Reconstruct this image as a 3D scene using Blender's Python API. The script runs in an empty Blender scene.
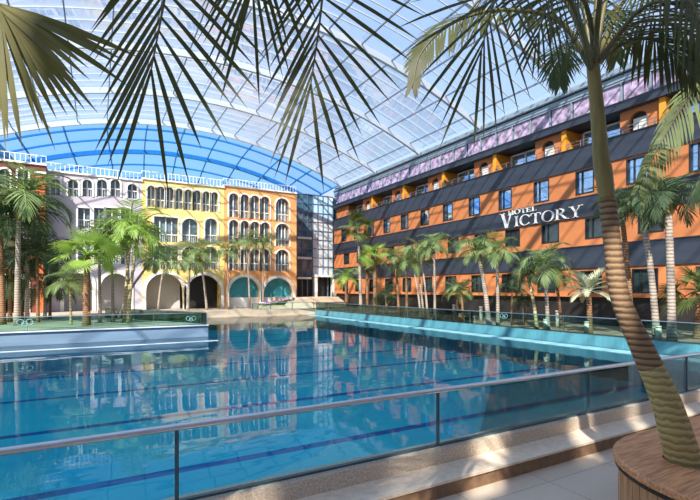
import bpy, math, random
from mathutils import Vector, Matrix
random.seed(7)
C = bpy.context.scene.collection
SC = bpy.context.scene
PI = math.pi

# ------------------------------------------------------------------ camera, sky, sun, exposure
EYE = 2.62; FPX = 450.0; HOR = 290.0; TH = math.radians(29.3)
SN, CS = math.sin(TH), math.cos(TH)
cam = bpy.data.cameras.new('camera'); camo = bpy.data.objects.new('camera', cam); C.objects.link(camo)
camo.location = (0, 0, EYE); camo.rotation_euler = (PI/2, 0, -TH)
cam.sensor_width = 36.0; cam.lens = 36.0*FPX/700.0; cam.shift_y = (HOR-250.0)/700.0
cam.clip_start = 0.05; cam.clip_end = 600
SC.camera = camo

W = bpy.data.worlds.new('sky'); SC.world = W; W.use_nodes = True
nt = W.node_tree; nt.nodes.clear()
def N(t, **k):
    n = nt.nodes.new(t)
    for a, b in k.items(): setattr(n, a, b)
    return n
out = N('ShaderNodeOutputWorld'); bg = N('ShaderNodeBackground'); tc = N('ShaderNodeTexCoord')
sep = N('ShaderNodeSeparateXYZ'); ramp = N('ShaderNodeValToRGB')
nt.links.new(tc.outputs['Generated'], sep.inputs[0]); nt.links.new(sep.outputs['Z'], ramp.inputs[0])
cr = ramp.color_ramp; cr.elements[0].position = 0.0; cr.elements[0].color = (0.42, 0.47, 0.50, 1)
cr.elements[1].position = 1.0; cr.elements[1].color = (0.30, 0.45, 0.78, 1)
for p, c in ((0.05, (0.80, 0.89, 0.98, 1)), (0.22, (0.56, 0.76, 1.0, 1)), (0.5, (0.42, 0.60, 0.92, 1))):
    e = cr.elements.new(p); e.color = c
noi = N('ShaderNodeTexNoise'); noi.inputs['Scale'].default_value = 2.6; noi.inputs['Detail'].default_value = 6
nt.links.new(tc.outputs['Generated'], noi.inputs['Vector'])
r2 = N('ShaderNodeValToRGB'); r2.color_ramp.elements[0].position = 0.44; r2.color_ramp.elements[1].position = 0.68
nt.links.new(noi.outputs['Fac'], r2.inputs[0])
mx = N('ShaderNodeMix', data_type='RGBA'); mx.inputs['B'].default_value = (0.60, 0.66, 0.86, 1)
nt.links.new(r2.outputs[0], mx.inputs['Factor']); nt.links.new(ramp.outputs[0], mx.inputs['A'])
nt.links.new(mx.outputs['Result'], bg.inputs[0]); bg.inputs[1].default_value = 0.82
nt.links.new(bg.outputs[0], out.inputs[0])

sun = bpy.data.lights.new('sun', 'SUN'); suno = bpy.data.objects.new('sun', sun); C.objects.link(suno)
sun.energy = 6.0; sun.angle = math.radians(0.8); sun.color = (1.0, 0.93, 0.82)
suno.rotation_euler = Vector((0.60, 0.50, -0.64)).to_track_quat('-Z', 'Y').to_euler()
SC.view_settings.view_transform = 'Standard'; SC.view_settings.look = 'None'
SC.view_settings.exposure = 0.55; SC.view_settings.gamma = 1.0; SC.view_settings.use_curve_mapping = False
SC.cycles.max_bounces = 10; SC.cycles.transparent_max_bounces = 24; SC.cycles.glossy_bounces = 4
SC.cycles.diffuse_bounces = 3; SC.cycles.caustics_reflective = False; SC.cycles.caustics_refractive = False
SC.cycles.use_denoising = True

# ------------------------------------------------------------------ photo pixel -> point on a real plane of the place
def _ray(x):
    t = (x-350.0)/FPX
    return SN+CS*t, CS-SN*t
def at_X(x, y, X):
    a, b = _ray(x); d = X/a
    return Vector((X, d*b, EYE+(HOR-y)*d/FPX))
def at_Y(x, y, Y):
    a, b = _ray(x); d = Y/b
    return Vector((d*a, Y, EYE+(HOR-y)*d/FPX))
def at_d(x, y, d):
    a, b = _ray(x)
    return Vector((d*a, d*b, EYE+(HOR-y)*d/FPX))

# ------------------------------------------------------------------ materials
def mat(name, col, rough=0.6, var=0.12, scale=4.0, bump=0.0, metal=0.0, spec=0.5, stretch=None, detail=5):
    m = bpy.data.materials.new(name); m.use_nodes = True
    t = m.node_tree; b = t.nodes['Principled BSDF']
    b.inputs['Roughness'].default_value = rough; b.inputs['Metallic'].default_value = metal
    b.inputs['Specular IOR Level'].default_value = spec
    tcn = t.nodes.new('ShaderNodeTexCoord'); n = t.nodes.new('ShaderNodeTexNoise')
    n.inputs['Scale'].default_value = scale; n.inputs['Detail'].default_value = detail
    if stretch:
        mp = t.nodes.new('ShaderNodeMapping'); mp.inputs['Scale'].default_value = stretch
        t.links.new(tcn.outputs['Object'], mp.inputs[0]); t.links.new(mp.outputs[0], n.inputs['Vector'])
    else:
        t.links.new(tcn.outputs['Object'], n.inputs['Vector'])
    r = t.nodes.new('ShaderNodeValToRGB')
    r.color_ramp.elements[0].position = 0.3; r.color_ramp.elements[1].position = 0.7
    r.color_ramp.elements[0].color = tuple(max(0, c*(1-var)) for c in col)+(1,)
    r.color_ramp.elements[1].color = tuple(min(1, c*(1+var)) for c in col)+(1,)
    t.links.new(n.outputs['Fac'], r.inputs[0]); t.links.new(r.outputs[0], b.inputs['Base Color'])
    if bump:
        bn = t.nodes.new('ShaderNodeBump'); bn.inputs['Strength'].default_value = bump; bn.inputs['Distance'].default_value = 0.02
        t.links.new(n.outputs['Fac'], bn.inputs['Height']); t.links.new(bn.outputs[0], b.inputs['Normal'])
    return m

def leaf_mat(name, col, tip, trans=0.35, rough=0.5):
    m = mat(name, col, rough, 0.3, 2.2, spec=0.3)
    t = m.node_tree; b = t.nodes['Principled BSDF']; o = t.nodes['Material Output']
    tr = t.nodes.new('ShaderNodeBsdfTranslucent'); tr.inputs[0].default_value = tuple(tip)+(1,)
    mxs = t.nodes.new('ShaderNodeMixShader'); mxs.inputs[0].default_value = trans
    t.links.new(b.outputs[0], mxs.inputs[1]); t.links.new(tr.outputs[0], mxs.inputs[2]); t.links.new(mxs.outputs[0], o.inputs[0])
    return m

def glass_mat(name, tint, ior=1.45, refl=1.0, rough=0.0, diffuse=None, dfac=0.0, bump=0.0, bscale=1.0, bstretch=(1, 1, 1)):
    m = bpy.data.materials.new(name); m.use_nodes = True
    t = m.node_tree; t.nodes.clear()
    o = t.nodes.new('ShaderNodeOutputMaterial'); tr = t.nodes.new('ShaderNodeBsdfTransparent'); tr.inputs[0].default_value = tuple(tint)+(1,)
    gl = t.nodes.new('ShaderNodeBsdfGlossy'); gl.inputs['Roughness'].default_value = rough
    fr = t.nodes.new('ShaderNodeFresnel'); fr.inputs['IOR'].default_value = ior
    mu = t.nodes.new('ShaderNodeMath'); mu.operation = 'MULTIPLY'; mu.inputs[1].default_value = refl
    ms = t.nodes.new('ShaderNodeMixShader')
    t.links.new(fr.outputs[0], mu.inputs[0]); t.links.new(mu.outputs[0], ms.inputs[0])
    base = tr.outputs[0]
    if diffuse:
        df = t.nodes.new('ShaderNodeBsdfDiffuse'); df.inputs[0].default_value = tuple(diffuse)+(1,)
        m2 = t.nodes.new('ShaderNodeMixShader'); m2.inputs[0].default_value = dfac
        t.links.new(tr.outputs[0], m2.inputs[1]); t.links.new(df.outputs[0], m2.inputs[2]); base = m2.outputs[0]
    t.links.new(base, ms.inputs[1]); t.links.new(gl.outputs[0], ms.inputs[2]); t.links.new(ms.outputs[0], o.inputs[0])
    if bump:
        tcn = t.nodes.new('ShaderNodeTexCoord'); mp = t.nodes.new('ShaderNodeMapping'); mp.inputs['Scale'].default_value = bstretch
        n = t.nodes.new('ShaderNodeTexNoise'); n.inputs['Scale'].default_value = bscale; n.inputs['Detail'].default_value = 2
        bn = t.nodes.new('ShaderNodeBump'); bn.inputs['Strength'].default_value = bump; bn.inputs['Distance'].default_value = 0.05
        t.links.new(tcn.outputs['Object'], mp.inputs[0]); t.links.new(mp.outputs[0], n.inputs['Vector'])
        t.links.new(n.outputs['Fac'], bn.inputs['Height'])
        t.links.new(bn.outputs[0], gl.inputs['Normal']); t.links.new(bn.outputs[0], fr.inputs['Normal'])
    return m

def tile_mat(name, col, grout, size, mortar=0.02, rough=0.5, var=0.08):
    m = bpy.data.materials.new(name); m.use_nodes = True
    t = m.node_tree; b = t.nodes['Principled BSDF']; b.inputs['Roughness'].default_value = rough
    tcn = t.nodes.new('ShaderNodeTexCoord'); br = t.nodes.new('ShaderNodeTexBrick')
    br.offset = 0.0; br.inputs['Scale'].default_value = 1.0
    br.inputs['Color1'].default_value = tuple(c*(1-var) for c in col)+(1,); br.inputs['Color2'].default_value = tuple(min(1, c*(1+var)) for c in col)+(1,)
    br.inputs['Mortar'].default_value = tuple(grout)+(1,); br.inputs['Mortar Size'].default_value = mortar
    br.inputs['Brick Width'].default_value = size[0]; br.inputs['Row Height'].default_value = size[1]
    n = t.nodes.new('ShaderNodeTexNoise'); n.inputs['Scale'].default_value = 60; n.inputs['Detail'].default_value = 4
    mx_ = t.nodes.new('ShaderNodeMix'); mx_.data_type = 'RGBA'; mx_.blend_type = 'MULTIPLY'; mx_.inputs['Factor'].default_value = 0.35
    t.links.new(tcn.outputs['Object'], br.inputs['Vector']); t.links.new(tcn.outputs['Object'], n.inputs['Vector'])
    t.links.new(br.outputs['Color'], mx_.inputs['A']); t.links.new(n.outputs['Color'], mx_.inputs['B'])
    t.links.new(mx_.outputs['Result'], b.inputs['Base Color'])
    return m

def banded_mat(name, c1, c2, scale, rough=0.8, axis='Z', dist=2.0):
    m = bpy.data.materials.new(name); m.use_nodes = True
    t = m.node_tree; b = t.nodes['Principled BSDF']; b.inputs['Roughness'].default_value = rough
    tcn = t.nodes.new('ShaderNodeTexCoord'); w = t.nodes.new('ShaderNodeTexWave')
    w.bands_direction = axis; w.inputs['Scale'].default_value = scale; w.inputs['Distortion'].default_value = dist
    w.inputs['Detail'].default_value = 3; w.inputs['Detail Scale'].default_value = 3
    r = t.nodes.new('ShaderNodeValToRGB'); r.color_ramp.elements[0].color = tuple(c1)+(1,); r.color_ramp.elements[1].color = tuple(c2)+(1,)
    r.color_ramp.elements[0].position = 0.12; r.color_ramp.elements[1].position = 0.5
    t.links.new(tcn.outputs['Object'], w.inputs['Vector']); t.links.new(w.outputs['Fac'], r.inputs[0]); t.links.new(r.outputs[0], b.inputs['Base Color'])
    bn = t.nodes.new('ShaderNodeBump'); bn.inputs['Strength'].default_value = 0.5; bn.inputs['Distance'].default_value = 0.02
    t.links.new(w.outputs['Fac'], bn.inputs['Height']); t.links.new(bn.outputs[0], b.inputs['Normal'])
    return m

def pool_floor_mat():
    m = bpy.data.materials.new('pool_tiles'); m.use_nodes = True
    t = m.node_tree; b = t.nodes['Principled BSDF']; b.inputs['Roughness'].default_value = 0.5
    tcn = t.nodes.new('ShaderNodeTexCoord'); sp = t.nodes.new('ShaderNodeSeparateXYZ'); t.links.new(tcn.outputs['Object'], sp.inputs[0])
    md = t.nodes.new('ShaderNodeMath'); md.operation = 'ADD'; md.inputs[1].default_value = 4.4*3-10.0+0.2
    t.links.new(sp.outputs['Y'], md.inputs[0])
    mo = t.nodes.new('ShaderNodeMath'); mo.operation = 'MODULO'; mo.inputs[1].default_value = 4.4; t.links.new(md.outputs[0], mo.inputs[0])
    lt = t.nodes.new('ShaderNodeMath'); lt.operation = 'LESS_THAN'; lt.inputs[1].default_value = 0.3; t.links.new(mo.outputs[0], lt.inputs[0])
    n = t.nodes.new('ShaderNodeTexNoise'); n.inputs['Scale'].default_value = 0.25; n.inputs['Detail'].default_value = 3; t.links.new(tcn.outputs['Object'], n.inputs['Vector'])
    r = t.nodes.new('ShaderNodeValToRGB'); r.color_ramp.elements[0].position = 0.35; r.color_ramp.elements[1].position = 0.65
    r.color_ramp.elements[0].color = (0.003, 0.72, 0.90, 1); r.color_ramp.elements[1].color = (0.07, 0.90, 0.93, 1)
    t.links.new(n.outputs['Fac'], r.inputs[0])
    mx_ = t.nodes.new('ShaderNodeMix'); mx_.data_type = 'RGBA'; mx_.inputs['B'].default_value = (0.015, 0.12, 0.42, 1)
    t.links.new(lt.outputs[0], mx_.inputs['Factor']); t.links.new(r.outputs[0], mx_.inputs['A']); t.links.new(mx_.outputs['Result'], b.inputs['Base Color'])
    return m

M = {}
M['orange'] = mat('hotel_orange_render', (0.60, 0.205, 0.07), 0.7, 0.08, 1.5)
M['bright_orange'] = mat('bright_orange_render', (0.92, 0.36, 0.03), 0.6, 0.06, 1.5)
M['slate'] = mat('slate_blue_cladding', (0.034, 0.044, 0.066), 0.45, 0.15, 1.0, stretch=(1, 0.4, 3))
M['dark'] = mat('dark_recess', (0.02, 0.018, 0.017), 0.6, 0.2, 2)
M['dark_frame'] = mat('dark_window_frame', (0.02, 0.022, 0.026), 0.4, 0.1, 3)
M['white_frame'] = mat('white_frame', (0.82, 0.80, 0.76), 0.5, 0.05, 3)
M['steel'] = mat('brushed_steel', (0.62, 0.63, 0.64), 0.25, 0.06, 8, metal=1.0)
M['roof_steel'] = mat('white_roof_steel', (0.56, 0.62, 0.70), 0.45, 0.04, 2)
M['roof_grey'] = mat('grey_roof_steel', (0.16, 0.20, 0.27), 0.45, 0.06, 2)
M['roof_blue'] = mat('blue_roof_steel', (0.02, 0.20, 0.55), 0.4, 0.08, 2)
M['letters'] = mat('white_letters', (0.92, 0.92, 0.90), 0.4, 0.02, 3)
M['yellow'] = mat('yellow_render', (0.92, 0.68, 0.24), 0.75, 0.10, 0.8)
M['apricot'] = mat('apricot_render', (0.92, 0.40, 0.14), 0.75, 0.10, 0.8)
M['lilac'] = mat('lilac_render', (0.50, 0.40, 0.55), 0.75, 0.10, 0.8)
M['pink_white'] = mat('pale_pink_render', (0.56, 0.50, 0.55), 0.75, 0.08, 0.8)
M['red'] = mat('red_render', (0.16, 0.05, 0.035), 0.75, 0.12, 0.8)
M['cream'] = mat('cream_trim', (0.90, 0.86, 0.78), 0.6, 0.05, 2)
M['greywhite'] = mat('grey_white_render', (0.55, 0.53, 0.52), 0.8, 0.08, 0.6)
M['teal_panel'] = mat('teal_backdrop', (0.06, 0.36, 0.42), 0.25, 0.35, 0.7)
M['sand'] = mat('sand_stone', (0.56, 0.45, 0.33), 0.8, 0.1, 3)
M['plaza'] = mat('plaza_paving', (0.50, 0.42, 0.32), 0.7, 0.12, 1.5)
M['deck'] = mat('promenade_paving', (0.36, 0.27, 0.20), 0.7, 0.2, 1.5)
M['island'] = mat('island_paving', (0.42, 0.40, 0.30), 0.8, 0.25, 1.0)
M['curb'] = mat('granular_curb_stone', (0.64, 0.52, 0.40), 0.7, 0.30, 40, detail=6)
M['floor'] = tile_mat('grey_paving', (0.86, 0.70, 0.53), (0.46, 0.38, 0.30), (1.2, 1.2), 0.006)
M['tread'] = mat('pale_step_stone', (0.86, 0.70, 0.52), 0.6, 0.12, 14)
M['riser'] = mat('brown_riser', (0.27, 0.16, 0.09), 0.6, 0.25, 10)
M['pool'] = pool_floor_mat()
M['pool_wall'] = tile_mat('blue_wall_tiles', (0.10, 0.33, 0.40), (0.14, 0.38, 0.43), (0.5, 0.25), 0.01, 0.3)
M['pale_wall'] = mat('pale_blue_wall', (0.20, 0.30, 0.42), 0.35, 0.12, 1.2, stretch=(0.4, 1, 3))
M['ledge'] = mat('white_wet_ledge', (0.75, 0.82, 0.86), 0.3, 0.08, 2)
M['gutter'] = mat('dark_gutter', (0.03, 0.09, 0.14), 0.4, 0.2, 4)
M['pool_pale'] = mat('pale_blue_tiles', (0.30, 0.58, 0.66), 0.3, 0.08, 3)
M['water'] = glass_mat('water', (0.66, 0.97, 1.0), 1.34, 1.0, 0.0, bump=0.16, bscale=0.8, bstretch=(0.6, 1.4, 1))
M['fence_glass'] = glass_mat('fence_glass', (0.86, 0.965, 0.96), 1.35, 0.8)
M['dark_fence_glass'] = glass_mat('green_fence_glass', (0.66, 0.84, 0.80), 1.4, 0.9)
M['glass_edge'] = mat('dark_glass_joint', (0.05, 0.11, 0.13), 0.3, 0.1, 5)
M['roof_glass'] = glass_mat('roof_glass', (0.93, 0.96, 1.0), 1.2, 0.28)
M['blue_glass'] = glass_mat('blue_roof_glass', (0.48, 0.76, 1.0), 1.25, 0.6)
M['pane'] = mat('blue_reflective_pane', (0.42, 0.62, 0.90), 0.03, 0.15, 0.9, spec=1.0, metal=0.9)
M['dark_pane'] = mat('dark_pane', (0.025, 0.045, 0.05), 0.05, 0.4, 1.0, spec=0.9)
M['palace_pane'] = mat('grey_blue_pane', (0.10, 0.16, 0.20), 0.08, 0.6, 1.2, spec=0.9)
M['mirror_pane'] = mat('silver_curtain_glass', (0.88, 0.92, 0.95), 0.15, 0.2, 0.8, spec=1.0, metal=0.0)
M['curtain'] = mat('white_curtain', (0.80, 0.77, 0.70), 0.8, 0.1, 3)
M['printed'] = mat('lilac_printed_glass', (0.46, 0.34, 0.50), 0.12, 0.75, 2.6, spec=0.9, detail=8)
M['gutter_steel'] = mat('grey_blue_gutter_steel', (0.27, 0.35, 0.43), 0.4, 0.06, 2)
M['roof_tile'] = mat('blue_cone_tiles', (0.08, 0.20, 0.30), 0.5, 0.3, 4)
M['wood'] = mat('walnut_planks', (0.62, 0.28, 0.12), 0.45, 0.45, 3.0, bump=0.1, stretch=(1.2, 14, 14))
M['slats'] = banded_mat('walnut_slats', (0.06, 0.025, 0.012), (0.33, 0.155, 0.07), 5.0, 0.5, 'DIAGONAL', 0.6)
M['shade_shell_black'] = mat('shade_shell_black', (0.012, 0.010, 0.010), 0.5, 0.2, 4)
M['soil'] = mat('soil', (0.035, 0.025, 0.018), 0.95, 0.4, 12, bump=0.6)
M['trunk'] = banded_mat('ringed_trunk', (0.12, 0.068, 0.034), (0.31, 0.19, 0.10), 5.0, 0.85, 'Z', 1.2)
M['trunk_low'] = banded_mat('mossy_trunk', (0.30, 0.225, 0.085), (0.46, 0.36, 0.145), 4.6, 0.85, 'Z', 3.0)
M['pale_trunk'] = banded_mat('pale_ringed_trunk', (0.24, 0.18, 0.14), (0.44, 0.37, 0.30), 2.2, 0.85, 'Z', 2.0)
M['brown_trunk'] = banded_mat('brown_fibrous_trunk', (0.13, 0.065, 0.035), (0.33, 0.18, 0.09), 2.6, 0.9, 'Z', 4.0)
M['yellow_trunk'] = banded_mat('yellow_cane_trunk', (0.32, 0.25, 0.12), (0.54, 0.44, 0.24), 1.6, 0.6, 'Z', 2.0)
M['fibre'] = mat('orange_fibre', (0.50, 0.17, 0.04), 0.9, 0.4, 12, bump=0.5)
M['shaft'] = mat('green_crownshaft', (0.22, 0.165, 0.045), 0.55, 0.25, 4, stretch=(4, 4, 0.6))
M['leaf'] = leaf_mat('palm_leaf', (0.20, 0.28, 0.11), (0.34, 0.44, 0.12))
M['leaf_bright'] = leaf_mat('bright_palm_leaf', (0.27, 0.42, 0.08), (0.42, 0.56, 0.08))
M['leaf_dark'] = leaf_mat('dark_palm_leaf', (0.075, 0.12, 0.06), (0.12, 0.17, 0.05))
M['leaf_silver'] = leaf_mat('silvery_palm_leaf', (0.50, 0.52, 0.36), (0.40, 0.44, 0.22), 0.2)
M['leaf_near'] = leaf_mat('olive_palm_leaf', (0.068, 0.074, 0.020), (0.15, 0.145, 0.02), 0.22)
M['leaf_fan'] = leaf_mat('fan_palm_leaf', (0.17, 0.155, 0.045), (0.26, 0.22, 0.045), 0.25, 0.6)
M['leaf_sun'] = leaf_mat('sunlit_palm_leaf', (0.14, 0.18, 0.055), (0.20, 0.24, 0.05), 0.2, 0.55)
M['rachis'] = mat('leaf_stalk', (0.12, 0.105, 0.035), 0.5, 0.2, 6)
M['flower'] = mat('purple_flowers', (0.50, 0.22, 0.48), 0.8, 0.5, 9)
M['hedge'] = mat('green_bedding', (0.08, 0.16, 0.04), 0.85, 0.5, 8)
M['bollard'] = mat('pale_bollard', (0.74, 0.70, 0.60), 0.5, 0.08, 4)
M['frosted'] = mat('frosted_etching', (0.22, 0.46, 0.44), 0.5, 0.05, 4)

# ------------------------------------------------------------------ mesh helpers
class MB:
    def __init__(s, org=(0, 0, 0)): s.v = []; s.f = []; s.o = Vector(org)
    def add(s, vs, fs):
        b = len(s.v); s.v += [tuple(Vector(p)-s.o) for p in vs]; s.f += [tuple(i+b for i in f) for f in fs]
    def box(s, x0, x1, y0, y1, z0, z1):
        s.add([(x0, y0, z0), (x1, y0, z0), (x1, y1, z0), (x0, y1, z0), (x0, y0, z1), (x1, y0, z1), (x1, y1, z1), (x0, y1, z1)],
              [(0, 3, 2, 1), (4, 5, 6, 7), (0, 1, 5, 4), (1, 2, 6, 5), (2, 3, 7, 6), (3, 0, 4, 7)])
    def hexa(s, pts):
        s.add(pts, [(0, 3, 2, 1), (4, 5, 6, 7), (0, 1, 5, 4), (1, 2, 6, 5), (2, 3, 7, 6), (3, 0, 4, 7)])
    def beam(s, a, b, w, h, up=(0, 0, 1)):
        a, b = Vector(a), Vector(b); t = (b-a).normalized(); u = Vector(up)
        sd = t.cross(u)
        if sd.length < 1e-4: sd = t.cross(Vector((1, 0, 0)))
        sd.normalize(); u = sd.cross(t).normalized(); sd *= w/2; u *= h/2
        s.hexa([a-sd-u, a+sd-u, b+sd-u, b-sd-u, a-sd+u, a+sd+u, b+sd+u, b-sd+u])
    def tube(s, pts, rads, n=8, cap=True):
        pts = [Vector(p) for p in pts]; vs = []; fs = []
        if not hasattr(rads, '__len__'): rads = [rads]*len(pts)
        ref = None
        for i, p in enumerate(pts):
            t = (pts[min(i+1, len(pts)-1)]-pts[max(i-1, 0)]).normalized()
            if ref is None:
                ref = Vector((1, 0, 0)) if abs(t.x) < 0.8 else Vector((0, 1, 0))
            u = (ref-t*ref.dot(t)).normalized(); w = t.cross(u); ref = u
            for k in range(n):
                a = 2*PI*k/n; vs.append(p+(u*math.cos(a)+w*math.sin(a))*rads[i])
        for i in range(len(pts)-1):
            for k in range(n):
                k2 = (k+1) % n; fs.append((i*n+k, i*n+k2, (i+1)*n+k2, (i+1)*n+k))
        if cap:
            fs.append(tuple(range(n-1, -1, -1))); fs.append(tuple((len(pts)-1)*n+k for k in range(n)))
        s.add(vs, fs)
    def prism(s, poly, f0, f1):           # poly of 2D points; f0/f1 map a 2D point to 3D (back, front)
        n = len(poly); vs = [f0(p) for p in poly]+[f1(p) for p in poly]
        fs = [tuple(range(n-1, -1, -1)), tuple(range(n, 2*n))]+[(i, (i+1) % n, n+(i+1) % n, n+i) for i in range(n)]
        s.add(vs, fs)
    def build(s, name, material, parent=None, smooth=False):
        me = bpy.data.meshes.new(name); me.from_pydata(s.v, [], s.f); me.update()
        if smooth:
            for p in me.polygons: p.use_smooth = True
        o = bpy.data.objects.new(name, me); C.objects.link(o); me.materials.append(material)
        if parent is not None: o.parent = parent
        else: o.location = s.o
        return o

def tag(o, label=None, cat=None, group=None, kind=None):
    if label: o['label'] = label
    if cat: o['category'] = cat
    if group: o['group'] = group
    if kind: o['kind'] = kind
    return o
def thing(name, label, cat, loc=(0, 0, 0), group=None):
    o = bpy.data.objects.new(name, None); o.location = loc; o.empty_display_size = 0.2; C.objects.link(o)
    return tag(o, label, cat, group)
def struct(name, mb, m, label=None, smooth=False):
    return tag(mb.build(name, m, None, smooth), label, None, None, 'structure')
def fix_normals(o):
    import bmesh
    bm = bmesh.new(); bm.from_mesh(o.data); bmesh.ops.recalc_face_normals(bm, faces=bm.faces); bm.to_mesh(o.data); bm.free()

# ------------------------------------------------------------------ SETTING: paving, steps, pool
Z0 = 0.65; FL = 0.28; ZP = 0.53
b = MB(); b.box(-16, 40, -12, 3.93, FL-0.3, FL); struct('floor', b, M['floor'], 'grey stone paving in front of the steps')
b = MB(); b.box(-16, 40, 3.91, 4.32, -0.2, 0.44); struct('step_riser', b, M['riser'], 'brown riser of the low step')
b = MB(); b.box(-16, 40, 3.89, 4.32, 0.44, 0.47); struct('step_tread', b, M['tread'], 'pale stone tread below the glass fence')
b = MB(); b.box(-16, 40, 4.30, 4.56, -0.2, Z0); struct('pool_curb', b, M['curb'], 'speckled stone curb carrying the near glass fence')
PX0, PX1, PY0, PY1 = -16.0, 19.0, 4.56, 43.0; PD = -1.15
b = MB(); b.box(PX0, PX1, PY0, PY1, PD-0.2, PD); struct('pool_floor', b, M['pool'], 'turquoise pool floor with dark blue lane lines')
b = MB(); b.box(PX0, PX1, 4.5, PY0, PD, 0.40); struct('pool_wall_near', b, M['pool_wall'])
b = MB(); b.box(PX1, 20.12, PY0, PY1, PD, -0.05); struct('pool_wall_right', b, M['pool_wall'])
b = MB(); b.box(PX1, 19.95, PY0, PY1, -0.05, 0.03); struct('overflow_ledge', b, M['pool_pale'], 'pale overflow ledge along the right edge of the pool')
b = MB(); b.box(19.74, 19.94, PY0, PY1, 0.03, 0.036); struct('overflow_grating', b, M['gutter'], 'dark overflow grating along the right edge')
b = MB(); b.box(19.95, 20.12, PY0, PY1, -0.05, ZP); struct('right_pool_parapet', b, M['pool_wall'], 'blue tiled low wall under the right glass fence')
b = MB(); b.box(20.12, 27, PY0, 60, -0.3, ZP-0.01); struct('promenade_right', b, M['deck'], 'brown paved promenade in front of the hotel')
b = MB(); b.box(-40, 20.12, PY1+0.5, 75, -0.3, Z0-0.01); struct('plaza', b, M['plaza'], 'sandy plaza in front of the arcade buildings')
b = MB(); b.box(PX0, 20.12, PY1, PY1+0.5, PD, 0.12); struct('far_pool_ledge', b, M['sand'], 'cream ledge at the far end of the pool')
# island
isl = [(-22, 26.0), (5.44, 26.0), (5.44, 27.6), (0.6, 37.0), (-2.5, 43.6), (-22, 43.6)]
b = MB(); b.prism(isl, lambda p: (p[0], p[1], PD), lambda p: (p[0], p[1], Z0-0.02)); o = struct('island', b, M['pale_wall'], 'pale blue walled island planted with palms'); fix_normals(o)
b = MB(); isl2 = [(-22, 26.1), (5.34, 26.1), (5.34, 27.5), (0.5, 36.9), (-2.6, 43.6), (-22, 43.6)]
b.prism(isl2, lambda p: (p[0], p[1], Z0-0.03), lambda p: (p[0], p[1], Z0)); o = struct('island_paving', b, M['island']); fix_normals(o)
b = MB(); b.box(-22, 5.44, 25.9, 26.0, 0.62, 0.68); struct('island_coping', b, M['ledge'], 'white coping of the palm island')
b = MB(); b.box(-22, 5.44, 23.6, 26.0, PD, -0.04); b.box(-22, 5.44, 23.6, 23.75, -0.05, 0.02); struct('island_ledge', b, M['ledge'], 'white submerged ledge at the foot of the palm island')
wv = []; wf = []
b = MB(); b.add([(PX0, PY0, 0), (PX1, PY0, 0), (PX1, PY1, 0), (PX0, PY1, 0)], [(0, 1, 2, 3)])
o = b.build('pool_water', M['water']); tag(o, 'clear blue pool water reflecting the buildings', 'water', None, 'stuff')
b = MB(); b.box(-120, 160, -120, 200, -1.7, -1.55); struct('ground', b, M['island'], 'ground around the hall')

# ------------------------------------------------------------------ SETTING: glass roof
def zr(X): return EYE+16.9-0.0130*(X-8.5)**2
RX = [26.0-1.2*i for i in range(35)]
RX = [x for x in RX if x >= -14.1]
YR = [48.2-7.52*i for i in range(9)]
Y0R, Y1R = YR[-1], YR[0]
vs = []; fs = []
for x in RX: vs += [(x, Y0R, zr(x)+0.12), (x, Y1R, zr(x)+0.12)]
for i in range(len(RX)-1): fs.append((2*i, 2*i+1, 2*i+3, 2*i+2))
b = MB(); b.add(vs, fs); struct('ceiling', b, M['roof_glass'], 'vaulted glass roof over the pool hall')
for k, y in enumerate(YR):
    b = MB()
    for i in range(len(RX)-1):
        b.beam((RX[i], y, zr(RX[i])-0.22), (RX[i+1], y, zr(RX[i+1])-0.22), 0.24, 0.46)
    struct('ceiling_rib', b, M['roof_steel'], 'wide white steel rib of the glass roof')
b = MB()
for k in range(len(YR)-1):
    for j in range(1, 6):
        y = YR[k]-7.52*j/6
        for i in range(len(RX)-1):
            b.beam((RX[i], y, zr(RX[i])+0.05), (RX[i+1], y, zr(RX[i+1])+0.05), 0.055, 0.08)
struct('ceiling_glazing_bar', b, M['roof_steel'], 'thin white glazing bars across the glass roof')
b = MB()
for i in range(1, len(RX)-1):
    if i % 2: b.beam((RX[i], Y0R, zr(RX[i])-0.1), (RX[i], Y1R, zr(RX[i])-0.1), 0.07, 0.10)
struct('ceiling_purlin', b, M['roof_grey'], 'dark purlins along the glass roof')
# far half dome
def dome(x, a):
    ca, sa = math.cos(a), math.sin(a)
    return Vector((8.5+(x-8.5)*(1-0.30*sa*sa), Y1R+18*sa, 6+(zr(x)-6)*ca))
AS = [math.radians(d) for d in (0, 8, 16, 24, 32, 40, 48, 56, 64, 72, 80, 88)]
vs = []; fs = []; nx = len(RX)
for a in AS:
    for x in RX: vs.append(dome(x, a)+Vector((0, 0.05, 0.1)))
for j in range(len(AS)-1):
    for i in range(nx-1): fs.append((j*nx+i, j*nx+i+1, (j+1)*nx+i+1, (j+1)*nx+i))
b = MB(); b.add(vs, fs); struct('ceiling_far_dome', b, M['blue_glass'], 'blue tinted glass dome end behind the arcade buildings')
b = MB()
for j, a in enumerate(AS[1:]):
    w = 0.42 if j == 2 else 0.16
    for i in range(nx-1): b.beam(dome(RX[i], a), dome(RX[i+1], a), w, w)
for i in range(0, nx, 3):
    for j in range(len(AS)-1): b.beam(dome(RX[i], AS[j]), dome(RX[i], AS[j+1]), 0.12, 0.14)
struct('ceiling_dome_frame', b, M['roof_blue'], 'blue steel lattice of the glass dome end')

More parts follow.
